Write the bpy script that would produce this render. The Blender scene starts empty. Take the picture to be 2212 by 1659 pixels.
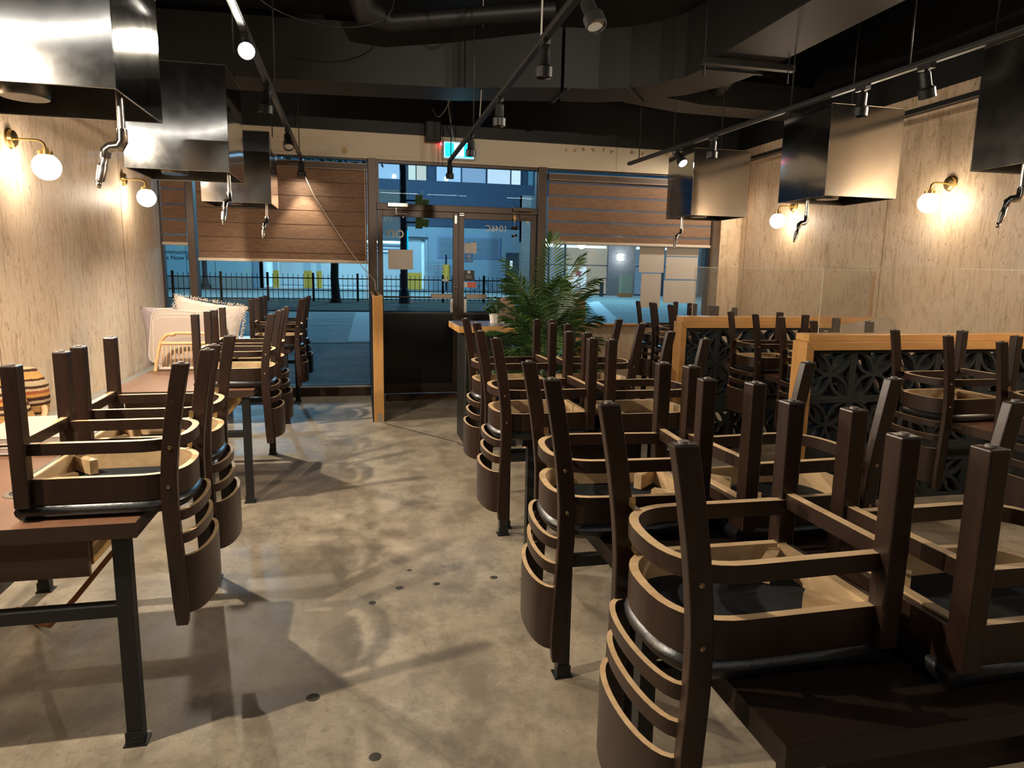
import bpy, bmesh, math, random
from math import sin, cos, pi, radians
from mathutils import Vector, Matrix
random.seed(7)
S = bpy.context.scene
C = S.collection
# ---------------------------------------------------------------- camera
cam = bpy.data.cameras.new('camera'); camo = bpy.data.objects.new('camera', cam); C.objects.link(camo)
cam.sensor_width = 36; cam.lens = 1472.6 / 2212 * 36; cam.clip_start = .05; cam.clip_end = 300
_p, _y, _r = .16119, .21956, .01796
_f = Vector((sin(_y)*cos(_p), cos(_y)*cos(_p), -sin(_p))); _rt = Vector((cos(_y), -sin(_y), 0)); _d = _f.cross(_rt)
_R = _rt*cos(_r) - _d*sin(_r); _D = _rt*sin(_r) + _d*cos(_r)
m = Matrix((_R, -_D, -_f)).transposed().to_4x4(); m.translation = (0, 0, 1.5094)
camo.matrix_world = m
S.camera = camo
# ---------------------------------------------------------------- world, exposure
S.view_settings.view_transform = 'Standard'; S.view_settings.look = 'None'; S.view_settings.gamma = 1
S.view_settings.use_curve_mapping = False; S.view_settings.exposure = 0.58
W = bpy.data.worlds.new('dusk'); S.world = W; W.use_nodes = True
W.node_tree.nodes['Background'].inputs[0].default_value = (.09, .30, .60, 1)
W.node_tree.nodes['Background'].inputs[1].default_value = .13
def light(name, kind, loc, energy, col, **k):
    l = bpy.data.lights.new(name, kind); o = bpy.data.objects.new(name, l); C.objects.link(o)
    o.location = loc; l.energy = energy; l.color = col
    aim = k.pop('aim', None)
    for a, b in k.items(): setattr(l, a, b)
    if aim is not None: o.rotation_euler = (Vector(aim) - Vector(loc)).to_track_quat('-Z', 'Y').to_euler()
    return o
WARM = (1, .84, .66)
SC_E = 27.0                                                      # radiance of a sconce globe
for y in (3.05,): light('sconce_lamp', 'POINT', (-1.96, y, 2.13), 36, WARM, shadow_soft_size=.085)
for y in (2.85,): light('sconce_lamp', 'POINT', (4.63, y, 2.13), 36, WARM, shadow_soft_size=.085)
# lamps hung between the hoods on the left, then fill spots by the right wall
for y in (1.88, 4.25, 6.55): light('hood_lamp', 'SPOT', (-1.40, y, 2.30), 135, (1, .87, .70), spot_size=radians(168), spot_blend=.6, shadow_soft_size=.022, aim=(.2, y+.3, 0))
for y in (2.1, 3.78, 5.55): light('wall_fill_spot', 'SPOT', (4.6, y, 3.0), 230, (1, .87, .70), spot_size=radians(50), spot_blend=.6, shadow_soft_size=.08, aim=(-2.2, y+.1, 1.55))  # added spots without fixtures, aimed across the room to brighten the left wall
light('wall_fill_spot', 'SPOT', (4.6, 7.6, 3.0), 70, (1, .87, .70), spot_size=radians(115), spot_blend=.6, shadow_soft_size=.08, aim=(3.0, 8.6, .5))  # added spot without a fixture, brightening the low wall under the right window
# added flood, out of view behind the camera, to brighten the window wall header
light('header_fill', 'SPOT', (1.2, -3.0, 3.05), 900, (1, .87, .70), spot_size=radians(25), spot_blend=.9, shadow_soft_size=.05, aim=(1.3, 8.5, 3.0))
# a long tube lamp across the room above the camera
light('tube_lamp', 'AREA', (.2, -1.41, 3.50), 36, (1, .95, .87), shape='RECTANGLE', size=9.2, size_y=.03, aim=(.2, -1.41, 0))
# street lamps
for x, y, z, e in ((-7, 40, 9, 2400), (3, 46, 9, 2700), (12, 40, 9, 2400), (18, 36, 8, 1500)):
    light('street_lamp', 'POINT', (x, y, z), e, (.40, .74, 1), shadow_soft_size=.3)
# ---------------------------------------------------------------- mesh helper
class G:
    def __init__(s): s.v = []; s.f = []; s.m = []; s.s = []
    def quad(s, a, m=0, sm=False):
        b = len(s.v); s.v += [tuple(p) for p in a]; s.f.append(tuple(range(b, b+len(a)))); s.m.append(m); s.s.append(sm); return s
    def box(s, x0, x1, y0, y1, z0, z1, m=0, M=None, top=None):
        b = len(s.v); P = [(x, y, z) for z in (z0, z1) for y in (y0, y1) for x in (x0, x1)]
        if top:                                                    # taper: scale of the top face about its centre
            cx, cy = (x0+x1)/2, (y0+y1)/2
            P = [P[i] if i < 4 else (cx+(P[i][0]-cx)*top, cy+(P[i][1]-cy)*top, P[i][2]) for i in range(8)]
        if M is not None: P = [tuple(M @ Vector(p)) for p in P]
        s.v += P
        for q in ((0, 2, 3, 1), (4, 5, 7, 6), (0, 1, 5, 4), (2, 6, 7, 3), (0, 4, 6, 2), (1, 3, 7, 5)):
            s.f.append(tuple(b+i for i in q)); s.m.append(m); s.s.append(False)
        return s
    def bar(s, a, b, w, h=None, m=0):                              # a square bar from a to b
        a, b = Vector(a), Vector(b); h = h or w; d = b-a; q = d.to_track_quat('Z', 'Y').to_matrix().to_4x4(); q.translation = a
        return s.box(-w/2, w/2, -h/2, h/2, 0, d.length, m, q)
    def tube(s, pts, r, n=8, m=0, cap=True):
        pts = [Vector(p) for p in pts]; b = len(s.v); K = len(pts); up = None
        for i, p in enumerate(pts):
            t = (pts[min(i+1, K-1)] - pts[max(i-1, 0)]).normalized()
            if up is None: up = t.orthogonal().normalized()
            up = (up - t*up.dot(t)).normalized(); sd = t.cross(up)
            rr = r[i] if isinstance(r, (list, tuple)) else r
            s.v += [tuple(p + (up*cos(2*pi*k/n) + sd*sin(2*pi*k/n))*rr) for k in range(n)]
        for i in range(K-1):
            for k in range(n):
                k2 = (k+1) % n
                s.f.append((b+i*n+k, b+i*n+k2, b+(i+1)*n+k2, b+(i+1)*n+k)); s.m.append(m); s.s.append(True)
        if cap:
            s.f.append(tuple(b+k for k in range(n))[::-1]); s.m.append(m); s.s.append(False)
            s.f.append(tuple(b+(K-1)*n+k for k in range(n))); s.m.append(m); s.s.append(False)
        return s
    def cyl(s, a, b, r, n=16, m=0): return s.tube([a, b], r, n, m)
    def lathe(s, prof, c=(0, 0, 0), n=24, m=0, M=None):
        b = len(s.v); c = Vector(c)
        for r, z in prof:
            for k in range(n):
                p = Vector((r*cos(2*pi*k/n), r*sin(2*pi*k/n), z))
                if M is not None: p = M @ p
                s.v.append(tuple(c+p))
        for i in range(len(prof)-1):
            for k in range(n):
                k2 = (k+1) % n
                s.f.append((b+i*n+k, b+i*n+k2, b+(i+1)*n+k2, b+(i+1)*n+k)); s.m.append(m); s.s.append(True)
        return s
    def ball(s, c, r, n=16, m=0, sx=1, sy=1, sz=1):
        prof = [(max(1e-4, r*sin(pi*i/n)), -r*cos(pi*i/n)) for i in range(n+1)]
        return s.lathe(prof, c, n+4, m, Matrix.Diagonal((sx, sy, sz)))
    def sweep(s, path, t, z0, z1, mo=0, mt=None, mi=None, smooth=True):
        # a bent strip standing on edge: plan path (x, y), thickness t, from z0 to z1
        mt = mo if mt is None else mt; mi = mo if mi is None else mi
        K = len(path); b = len(s.v)
        for i, p in enumerate(path):
            a, c = Vector(path[max(i-1, 0)]), Vector(path[min(i+1, K-1)]); d = (c-a).normalized(); nx, ny = d.y, -d.x
            for (k, z) in ((t/2, z0), (t/2, z1), (-t/2, z1), (-t/2, z0)): s.v.append((p[0]+nx*k, p[1]+ny*k, z))
        for i in range(K-1):
            for k, mm in enumerate((mo, mt, mi, mt)):
                k2 = (k+1) % 4; s.f.append((b+i*4+k, b+(i+1)*4+k, b+(i+1)*4+k2, b+i*4+k2)); s.m.append(mm); s.s.append(smooth and k in (0, 2))
        s.f.append((b, b+1, b+2, b+3)); s.m.append(mo); s.s.append(False)
        e = b+(K-1)*4; s.f.append((e+3, e+2, e+1, e)); s.m.append(mo); s.s.append(False)
        return s
    def stack(s, outline, layers, m=0, smooth=True, capm=None):
        # layers (inset, z) of a closed plan outline, capped below and above
        n = len(outline); cx = sum(p[0] for p in outline)/n; cy = sum(p[1] for p in outline)/n; b = len(s.v)
        for ins, z in layers:
            for i, p in enumerate(outline):
                a, c = Vector(outline[i-1]), Vector(outline[(i+1) % n]); d = (c-a).normalized(); nx, ny = d.y, -d.x
                if nx*(p[0]-cx)+ny*(p[1]-cy) < 0: nx, ny = -nx, -ny
                s.v.append((p[0]-nx*ins, p[1]-ny*ins, z))
        for L in range(len(layers)-1):
            for i in range(n):
                j = (i+1) % n; s.f.append((b+L*n+i, b+L*n+j, b+(L+1)*n+j, b+(L+1)*n+i)); s.m.append(m); s.s.append(smooth)
        s.f.append(tuple(b+i for i in range(n))[::-1]); s.m.append(m); s.s.append(False)
        s.f.append(tuple(b+(len(layers)-1)*n+i for i in range(n))); s.m.append(m if capm is None else capm); s.s.append(False)
        return s
    def prism(s, poly, y0, y1, m=0):                                 # (x, z) polygon pushed from y0 to y1
        n = len(poly); b = len(s.v); s.v += [(x, y0, z) for x, z in poly] + [(x, y1, z) for x, z in poly]
        s.f.append(tuple(range(b, b+n))); s.f.append(tuple(range(b+2*n-1, b+n-1, -1))); s.m += [m, m]; s.s += [False]*2
        for i in range(n):
            j = (i+1) % n; s.f.append((b+i, b+n+i, b+n+j, b+j)); s.m.append(m); s.s.append(False)
        return s
    def mesh(s, name, mats, bevel=0):
        me = bpy.data.meshes.new(name); me.from_pydata(s.v, [], s.f)
        for a in (mats if isinstance(mats, (list, tuple)) else [mats]): me.materials.append(a)
        me.polygons.foreach_set('material_index', s.m); me.polygons.foreach_set('use_smooth', s.s)
        bm = bmesh.new(); bm.from_mesh(me)
        bmesh.ops.recalc_face_normals(bm, faces=bm.faces)
        for e in bm.edges:
            if len(e.link_faces) == 2 and e.calc_face_angle(0) > .7: e.smooth = False
        if bevel:
            ed = [e for e in bm.edges if len(e.link_faces) == 2 and e.calc_face_angle(0) > .6]
            bmesh.ops.bevel(bm, geom=ed, offset=bevel, segments=2, affect='EDGES', profile=.5, clamp_overlap=True)
        bm.to_mesh(me); bm.free(); me.update(); return me
def ob(name, g, mats, parent=None, bevel=0, loc=None, rot=None):
    me = g.mesh(name, mats, bevel) if isinstance(g, G) else g
    o = bpy.data.objects.new(name, me); C.objects.link(o)
    if parent: o.parent = parent
    if loc: o.location = loc
    if rot: o.rotation_euler = rot
    return o
def tag(o, label, cat, group=None):
    o['label'] = label; o['category'] = cat
    if group: o['group'] = group
    return o
def thing(name, label, cat, loc=(0, 0, 0), rz=0, group=None):
    o = bpy.data.objects.new(name, None); C.objects.link(o); o.location = loc; o.rotation_euler = (0, 0, rz); o.empty_display_size = .1
    return tag(o, label, cat, group)
def struct(name, g, mats, bevel=0, parent=None):
    o = ob(name, g, mats, parent, bevel)
    if not parent: o['kind'] = 'structure'
    return o
def dup(root, loc=None, rz=None, label=None):
    r = root.copy(); C.objects.link(r)
    if loc: r.location = loc
    if rz is not None: r.rotation_euler = (0, 0, rz)
    if label: r['label'] = label
    for ch in list(root.children):
        c = ch.copy(); C.objects.link(c); c.parent = r
        for g in list(ch.children):
            d = g.copy(); C.objects.link(d); d.parent = c
    return r
def text(name, s, size, mat, parent, loc, rot=(pi/2, 0, 0), mirror=False, depth=.0006, align='CENTER'):
    cu = bpy.data.curves.new(name, 'FONT'); cu.body = s; cu.size = size; cu.extrude = depth; cu.align_x = align; cu.align_y = 'CENTER'
    t = bpy.data.objects.new(name+'_t', cu); C.objects.link(t); bpy.context.view_layer.update()
    me = bpy.data.meshes.new_from_object(t.evaluated_get(bpy.context.evaluated_depsgraph_get()))
    bpy.data.objects.remove(t)
    if mirror:
        for v in me.vertices: v.co.x = -v.co.x
    me.materials.clear(); me.materials.append(mat)
    return ob(name, me, None, parent, loc=loc, rot=rot)
# ---------------------------------------------------------------- materials
def mat(name, col=(.5, .5, .5), rough=.5, metal=0, spec=.5, emit=None, es=1, coat=0):
    a = bpy.data.materials.new(name); a.use_nodes = True; b = a.node_tree.nodes['Principled BSDF']
    b.inputs['Base Color'].default_value = (*col, 1); b.inputs['Roughness'].default_value = rough; b.inputs['Metallic'].default_value = metal
    b.inputs['Specular IOR Level'].default_value = spec; b.inputs['Coat Weight'].default_value = coat
    if emit: b.inputs['Emission Color'].default_value = (*emit, 1); b.inputs['Emission Strength'].default_value = es
    return a
class N:                                                             # small node-graph writer
    def __init__(s, a): s.a = a; s.t = a.node_tree; s.b = s.t.nodes['Principled BSDF']
    def n(s, k, **kw):
        x = s.t.nodes.new(k)
        for a, v in kw.items():
            if isinstance(a, str) and hasattr(x, a): setattr(x, a, v)
        return x
    def l(s, a, b): s.t.links.new(a, b)
    def coord(s, sc=(1, 1, 1), rot=(0, 0, 0), kind='Object'):
        t = s.n('ShaderNodeTexCoord'); m = s.n('ShaderNodeMapping'); m.inputs['Scale'].default_value = sc; m.inputs['Rotation'].default_value = rot
        s.l(t.outputs[kind], m.inputs['Vector']); return m.outputs[0]
    def noise(s, v, scale, detail=4, rough=.55, dist=0):
        x = s.n('ShaderNodeTexNoise'); x.inputs['Scale'].default_value = scale; x.inputs['Detail'].default_value = detail
        x.inputs['Roughness'].default_value = rough; x.inputs['Distortion'].default_value = dist; s.l(v, x.inputs['Vector']); return x.outputs['Fac']
    def ramp(s, f, stops):
        x = s.n('ShaderNodeValToRGB'); e = x.color_ramp.elements
        while len(e) < len(stops): e.new(.5)
        for i, (p, c) in enumerate(stops):
            e[i].position = p; e[i].color = (*c, 1) if isinstance(c, (tuple, list)) else (c, c, c, 1)
        s.l(f, x.inputs[0]); return x.outputs[0]
    def mix(s, f, a, b, mode='MIX'):
        x = s.n('ShaderNodeMix'); x.data_type = 'RGBA'; x.blend_type = mode
        for i, v in ((0, f), (6, a), (7, b)):
            if isinstance(v, (int, float)): x.inputs[i].default_value = v
            elif isinstance(v, tuple): x.inputs[i].default_value = (*v, 1)
            else: s.l(v, x.inputs[i])
        return x.outputs[2]
    def bump(s, h, st, dist=.01):
        x = s.n('ShaderNodeBump'); x.inputs['Strength'].default_value = st; x.inputs['Distance'].default_value = dist; s.l(h, x.inputs['Height']); s.l(x.outputs[0], s.b.inputs['Normal'])
    def col(s, c): s.l(c, s.b.inputs['Base Color'])
    def rough(s, c): s.l(c, s.b.inputs['Roughness'])
def woodmat(name, dark, light, rough=.45, axis='Z', scale=14, spec=.4, wear=None):
    a = mat(name, dark, rough, spec=spec); q = N(a)
    sc = {'X': (.12, 1, 1), 'Y': (1, .12, 1), 'Z': (1, 1, .12)}[axis]
    g = q.noise(q.coord(sc), scale*3, 5, .6, .4); c = q.ramp(g, [(.3, dark), (.7, light)])
    if wear:
        w = q.ramp(q.noise(q.coord(), 26, 4, .7), [(.66, 0.), (.72, 1.)]); c = q.mix(w, c, wear)
    q.col(c); q.bump(g, .06); return a
def concrete():
    a = mat('polished_concrete', (.3, .25, .19), .42, spec=.45); q = N(a)
    big = q.noise(q.coord((1, 1.6, 1)), 1.1, 8, .66, .15); mid = q.noise(q.coord((1.3, 1, 1)), 3.2, 10, .72, .2); fine = q.noise(q.coord(), 90, 3, .6)
    c = q.ramp(big, [(.28, (.235, .185, .125)), (.5, (.38, .315, .225)), (.72, (.47, .40, .30))])
    c = q.mix(q.ramp(mid, [(.40, .85), (.56, 0.)]), c, (.20, .16, .115))
    c = q.mix(q.ramp(q.noise(q.coord((2.2, 1, 1)), 2.1, 10, .78, .3), [(.62, 0.), (.72, .85)]), c, (.075, .06, .045))
    c = q.mix(q.ramp(fine, [(.3, .22), (.7, 0.)]), c, (.2, .16, .115))
    scr = q.noise(q.coord((9, 1.2, 1), (0, 0, .5)), 7, 6, .75, .5); c = q.mix(q.ramp(scr, [(.60, 0.), (.68, .45)]), c, (.12, .095, .07))
    spk = q.noise(q.coord(), 26, 6, .8); c = q.mix(q.ramp(spk, [(.36, .5), (.46, 0.)]), c, (.16, .125, .09)); c = q.mix(q.ramp(spk, [(.58, 0.), (.70, .35)]), c, (.52, .45, .35))
    # hairline cracks
    v = q.n('ShaderNodeTexVoronoi'); v.feature = 'DISTANCE_TO_EDGE'; v.inputs['Scale'].default_value = .42
    dn = q.n('ShaderNodeMix'); dn.data_type = 'VECTOR'; dn.inputs[0].default_value = .06
    tx = q.n('ShaderNodeTexNoise'); tx.inputs['Scale'].default_value = 3; tx.inputs['Detail'].default_value = 6
    cv = q.coord(); q.l(cv, tx.inputs['Vector']); q.l(cv, dn.inputs[4]); q.l(tx.outputs['Color'], dn.inputs[5]); q.l(dn.outputs[1], v.inputs['Vector'])
    c = q.mix(q.ramp(v.outputs['Distance'], [(.0, .16), (.0018, 0.)]), c, (.05, .04, .03))
    q.col(c); q.rough(q.ramp(mid, [(.3, .42), (.7, .60)])); q.bump(fine, .08, .004); return a
def osb():
    a = mat('strand_board', (.5, .37, .23), .48, spec=.35); q = N(a)
    c = q.ramp(q.noise(q.coord((1, 1, .6)), 1.6, 4, .6, .3), [(.3, (.58, .42, .27)), (.5, (.66, .50, .345)), (.7, (.62, .505, .385))])
    s1 = q.noise(q.coord((9, 9, 1.5), (.25, .0, .0)), 3.2, 7, .66, 1.2); c = q.mix(q.ramp(s1, [(.38, .6), (.5, 0.)]), c, (.36, .24, .13))
    s2 = q.noise(q.coord((16, 16, 3.2), (-.3, 0, 0)), 2.4, 6, .6, 1.6); c = q.mix(q.ramp(s2, [(.58, 0.), (.66, .6)]), c, (.72, .60, .45))
    s3 = q.noise(q.coord((24, 24, 9), (.55, 0, 0)), 1.7, 3, .5, 1.0); c = q.mix(q.ramp(s3, [(.63, 0.), (.67, .6)]), c, (.24, .155, .08))
    q.col(c); q.bump(s1, .25, .006); return a
def steel(name, base=.60, rough=.10, wave=.35):
    a = mat(name, (base, base*.985, base*.95), rough, 1); q = N(a)
    w = q.noise(q.coord((.8, .8, 1.2)), 1.7, 0, .4); f = q.noise(q.coord((1, 1, 1)), 14, 4, .6, .6)
    q.rough(q.ramp(f, [(.3, rough*.9), (.7, rough*1.12)]))
    q.bump(w, wave, .035); q.b.inputs['Coat Weight'].default_value = .7; q.b.inputs['Coat Roughness'].default_value = .035; q.l(q.b.inputs['Normal'].links[0].from_socket, q.b.inputs['Coat Normal']); return a
def pane(name, tint, ior=1.45, gl=1, haze=0):
    a = bpy.data.materials.new(name); a.use_nodes = True; t = a.node_tree; t.nodes.remove(t.nodes['Principled BSDF'])
    tr = t.nodes.new('ShaderNodeBsdfTransparent'); tr.inputs[0].default_value = (*tint, 1)
    g = t.nodes.new('ShaderNodeBsdfGlossy'); g.inputs['Roughness'].default_value = .0; g.inputs[0].default_value = (gl, gl, gl, 1)
    lw = t.nodes.new('ShaderNodeLayerWeight'); lw.inputs[0].default_value = .5; pw = t.nodes.new('ShaderNodeMath'); pw.operation = 'POWER'; pw.inputs[1].default_value = 5; fr = t.nodes.new('ShaderNodeMath'); fr.operation = 'MULTIPLY_ADD'; fr.inputs[1].default_value = .9; fr.inputs[2].default_value = .022
    t.links.new(lw.outputs['Facing'], pw.inputs[0]); t.links.new(pw.outputs[0], fr.inputs[0]); mx = t.nodes.new('ShaderNodeMixShader')
    t.links.new(fr.outputs[0], mx.inputs[0]); t.links.new(tr.outputs[0], mx.inputs[1]); t.links.new(g.outputs[0], mx.inputs[2]); 
    if haze:
        df = t.nodes.new('ShaderNodeBsdfDiffuse'); df.inputs[0].default_value = (.8, .76, .68, 1); m2 = t.nodes.new('ShaderNodeMixShader'); m2.inputs[0].default_value = haze; t.links.new(mx.outputs[0], m2.inputs[1]); t.links.new(df.outputs[0], m2.inputs[2]); mx = m2
    t.links.new(mx.outputs[0], t.nodes['Material Output'].inputs[0]); return a
def veil(name, col, opaque):
    a = bpy.data.materials.new(name); a.use_nodes = True; t = a.node_tree; b = t.nodes['Principled BSDF']; b.inputs['Base Color'].default_value = (*col, 1); b.inputs['Roughness'].default_value = .7
    b.inputs['Alpha'].default_value = opaque; return a
def glow(name, col, st):
    return mat(name, (0, 0, 0), .5, emit=col, es=st)
M_floor = concrete(); M_osb = osb()
M_black = mat('black_paint', (.0105, .0105, .011), .55, spec=.3)
M_duct = mat('black_duct_paint', (.013, .0125, .012), .5, spec=.35)
M_cream = mat('cream_wall_paint', (.60, .51, .38), .6, spec=.3)
M_chair = woodmat('dark_stained_wood', (.018, .0082, .0048), (.032, .0145, .0082), .36, 'Z', 10, .5, (.05, .026, .015))
M_ply = woodmat('bent_plywood_edge', (.50, .33, .17), (.66, .46, .26), .5, 'X', 14)
M_raw = woodmat('raw_frame_wood', (.44, .29, .145), (.60, .42, .23), .55, 'Y', 10)
M_vinyl = mat('black_vinyl', (.009, .009, .010), .32, spec=.5)
q = N(M_vinyl); q.bump(q.noise(q.coord(), 35, 4, .6), .12)
M_cloth = mat('black_dust_cloth', (.020, .023, .026), .85, spec=.2)
M_glide = mat('worn_nylon_glide', (.16, .14, .115), .5); M_screw = mat('brass_screw', (.55, .42, .25), .3, 1)
M_topL = woodmat('walnut_laminate', (.145, .068, .036), (.20, .098, .054), .33, 'Y', 6, .5)
M_edge = woodmat('walnut_edge_band', (.034, .019, .013), (.05, .028, .018), .4, 'X', 6, .4)
M_topR = woodmat('dark_laminate', (.016, .009, .0065), (.023, .013, .009), .38, 'X', 6, .45)
M_bmetal = mat('black_steel', (.013, .013, .013), .45, .0, .4)
M_box = woodmat('walnut_panel', (.10, .056, .032), (.15, .085, .050), .5, 'X', 8)
M_pineply = woodmat('yellow_pine_panel', (.42, .24, .07), (.52, .31, .10), .5, 'X', 8)
def pine():
    a = woodmat('varnished_pine', (.50, .245, .072), (.62, .335, .115), .38, 'Z', 5, .45); q = N(a)
    src = [l for l in a.node_tree.links if l.to_socket == q.b.inputs['Base Color']][0].from_socket
    v = q.n('ShaderNodeTexVoronoi'); v.inputs['Scale'].default_value = 4.2; q.l(q.coord((1, 1, .55)), v.inputs['Vector'])
    q.col(q.mix(q.ramp(v.outputs['Distance'], [(.035, .9), (.085, 0.)]), src, (.16, .06, .018))); return a
M_pine = pine()
M_block = mat('charcoal_breeze_block', (.030, .032, .031), .8, spec=.25); q = N(M_block); q.bump(q.noise(q.coord(), 60, 4, .6), .3, .004)
M_steel = steel('brushed_stainless'); M_steel2 = steel('dark_inner_steel', .20, .35, .1)
M_pipe = mat('steel_pipe', (.42, .38, .34), .28, 1); M_chrome = mat('chrome', (.75, .73, .70), .12, 1)
M_brass = mat('satin_brass', (.64, .46, .19), .28, 1)
M_globe = glow('lit_opal_glass', (1, .85, .67), SC_E)
M_lit = glow('lit_spot_lens', (1, .93, .80), 120); M_lens = mat('spot_lens', (.55, .52, .46), .2, spec=.6)
M_bronze = mat('bronze_aluminium', (.075, .048, .032), .42, .35, .5); M_alu = mat('silver_aluminium', (.60, .57, .52), .35, .8)
M_glass = pane('window_glass', (.80, .90, .93), 1.45); M_acry = pane('clear_acrylic', (.94, .93, .90), 1.5, 1, .06)
M_acrye = veil('acrylic_edge', (.85, .80, .70), .45)
M_grey = mat('grey_laminate', (.27, .255, .225), .5); M_dkpanel = mat('black_door_panel', (.010, .010, .011), .3, spec=.4)
M_white = mat('white_plastic', (.72, .67, .60), .45); M_paper = mat('paper_sheet_back', (.56, .50, .44), .8)
# ================================================================= setting
struct('floor', G().box(-4.9, 5.0, -5.2, 8.55, -.12, 0), M_floor)
for x, y, r in ((.03, 3.0, .017), (.16, 3.13, .02), (.34, 3.14, .018), (.63, 3.16, .02), (.22, 3.32, .012), (-.19, 2.32, .024), (.02, 1.97, .02)): ob('floor_plug', G().lathe([(.0005, .0006), (r, .0006)], (x, y, 0), 16), mat('dark_floor_plug', (.045, .038, .03), .8), bpy.data.objects['floor'])
ob('saw_cut', G().quad([(.205, 6.79, .0008), (.225, 6.80, .0008), (.83, 5.935, .0008), (.815, 5.925, .0008)]).quad([(.815, 5.925, .0008), (.83, 5.935, .0008), (1.05, 5.2, .0008), (1.035, 5.19, .0008)]), mat('floor_joint', (.05, .04, .03), .8), bpy.data.objects['floor'])
struct('ceiling', G().box(-5.0, 5.1, -5.2, 8.8, 4.05, 4.2), M_black)
struct('wall_left', G().box(-2.32, -2.17, 2.05, 8.6, 0, 3.09, 0).box(-2.32, -2.17, 2.05, 8.6, 3.09, 4.05, 1).box(-4.9, -4.75, -5.2, 2.05, 0, 4.05, 1).box(-4.9, -2.32, 2.05, 2.2, 0, 4.05, 1), [M_osb, M_black])
struct('wall_right', G().box(4.85, 5.0, -5.2, 8.6, 0, 3.12, 0).box(4.85, 5.0, -5.2, 8.6, 3.12, 4.05, 1), [M_osb, M_black])
M_seam = mat('board_seam', (.16, .10, .06), .8)
for w_, x_, ys in ((bpy.data.objects['wall_left'], -2.169, (4.75, 7.19)), (bpy.data.objects['wall_right'], 4.849, (3.24, 5.68, 8.1))):
    for y_ in ys: ob('board_seam', G().box(x_-.001, x_+.001, y_-.0025, y_+.0025, .47, 3.08), M_seam, w_)
struct('wall_back', G().box(-4.9, 5.0, -5.3, -5.15, 0, 4.05), mat('kitchen_wall_paint', (.22, .18, .14), .7))
wf = struct('wall_front', G().box(-2.3, 5.0, 8.44, 8.62, 2.81, 3.09, 0).box(-2.3, 5.0, 8.40, 8.62, 3.09, 4.05, 1).box(4.56, 4.85, 8.22, 8.62, 0, 2.81, 2)
            .box(2.31, 4.56, 8.40, 8.56, 0, .86, 2).box(-2.3, 5.0, 8.425, 8.44, 2.795, 2.825, 0), [M_cream, M_black, M_osb])
M_glue = mat('dried_glue', (.36, .20, .05), .7)
for x in (2.52, 2.63, 2.74, 2.86, 3.0, 3.12, 3.38, 3.52, 3.68, 3.86):
    g = G(); z = 3.04 + random.uniform(-.02, .02); P = [(x+random.uniform(-.018, .018)+.012*cos(k), z+random.uniform(-.03, .03)) for k in range(7)]
    g.tube([(px, 8.4385, pz) for px, pz in P], .004, 5); ob('glue_mark', g, M_glue, wf)
ob('wall_plaque', G().lathe([(.001, 0), (.027, 0), (.03, .006)], (-.15, 8.432, 2.87), 20, 0, Matrix.Rotation(pi/2, 3, 'X')).box(-.155, -.145, 8.432, 8.44, 2.895, 2.91), mat('ochre_plate', (.42, .25, .07), .5), wf)
M_mat = mat('brown_door_mat', (.115, .055, .028), .9); q = N(M_mat); q.bump(q.noise(q.coord(), 160, 3), .4)
tag(ob('door_mat', G().box(.3, 2.15, 8.0, 8.42, .001, .012), M_mat), 'brown doormat on the concrete floor before the glass entrance doors', 'doormat')
struct('trim_1', G().box(-2.17, .17, 8.40, 8.56, 0, .105).box(-2.17, .17, 8.385, 8.42, .105, .125, 1), [M_bronze, M_white], .003)
# storefront: frames and panes
def window(name, x0, x1, z0, z1, fr, w=.04):
    o = struct(name, G().box(x0, x0+w, 8.46, 8.56, z0, z1).box(x1-w, x1, 8.46, 8.56, z0, z1).box(x0+w, x1-w, 8.46, 8.56, z1-w, z1).box(x0+w, x1-w, 8.46, 8.56, z0, z0+w), fr)
    ob('glass_pane', G().box(x0+w, x1-w, 8.507, 8.513, z0+w, z1-w), M_glass, o); return o
window('window_1', -2.17, -1.86, .11, 2.80, M_bronze, .018); window('window_2', -1.83, .12, .11, 2.80, M_bronze, .018)
window('window_3', .20, 2.19, 2.27, 2.80, M_bronze, .035); w4 = window('window_4', 2.27, 4.56, .86, 2.80, M_bronze, .02)
struct('trim_2', G().box(-1.88, -1.80, 8.40, 8.58, .11, 2.80), M_bronze, .004); struct('trim_3', G().box(.11, .205, 8.40, 8.58, 0, 2.80), M_bronze, .004)
struct('trim_4', G().box(2.165, 2.27, 8.40, 8.58, 0, 2.80), M_bronze, .004); struct('trim_5', G().box(.205, 2.165, 8.42, 8.58, 2.225, 2.30), M_bronze, .004)
struct('trim_6', G().box(2.31, 4.56, 8.36, 8.46, .86, .885), M_pine, .003)
M_dirty = mat('brushed_push_plate', (.36, .28, .20), .4, .3)
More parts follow.
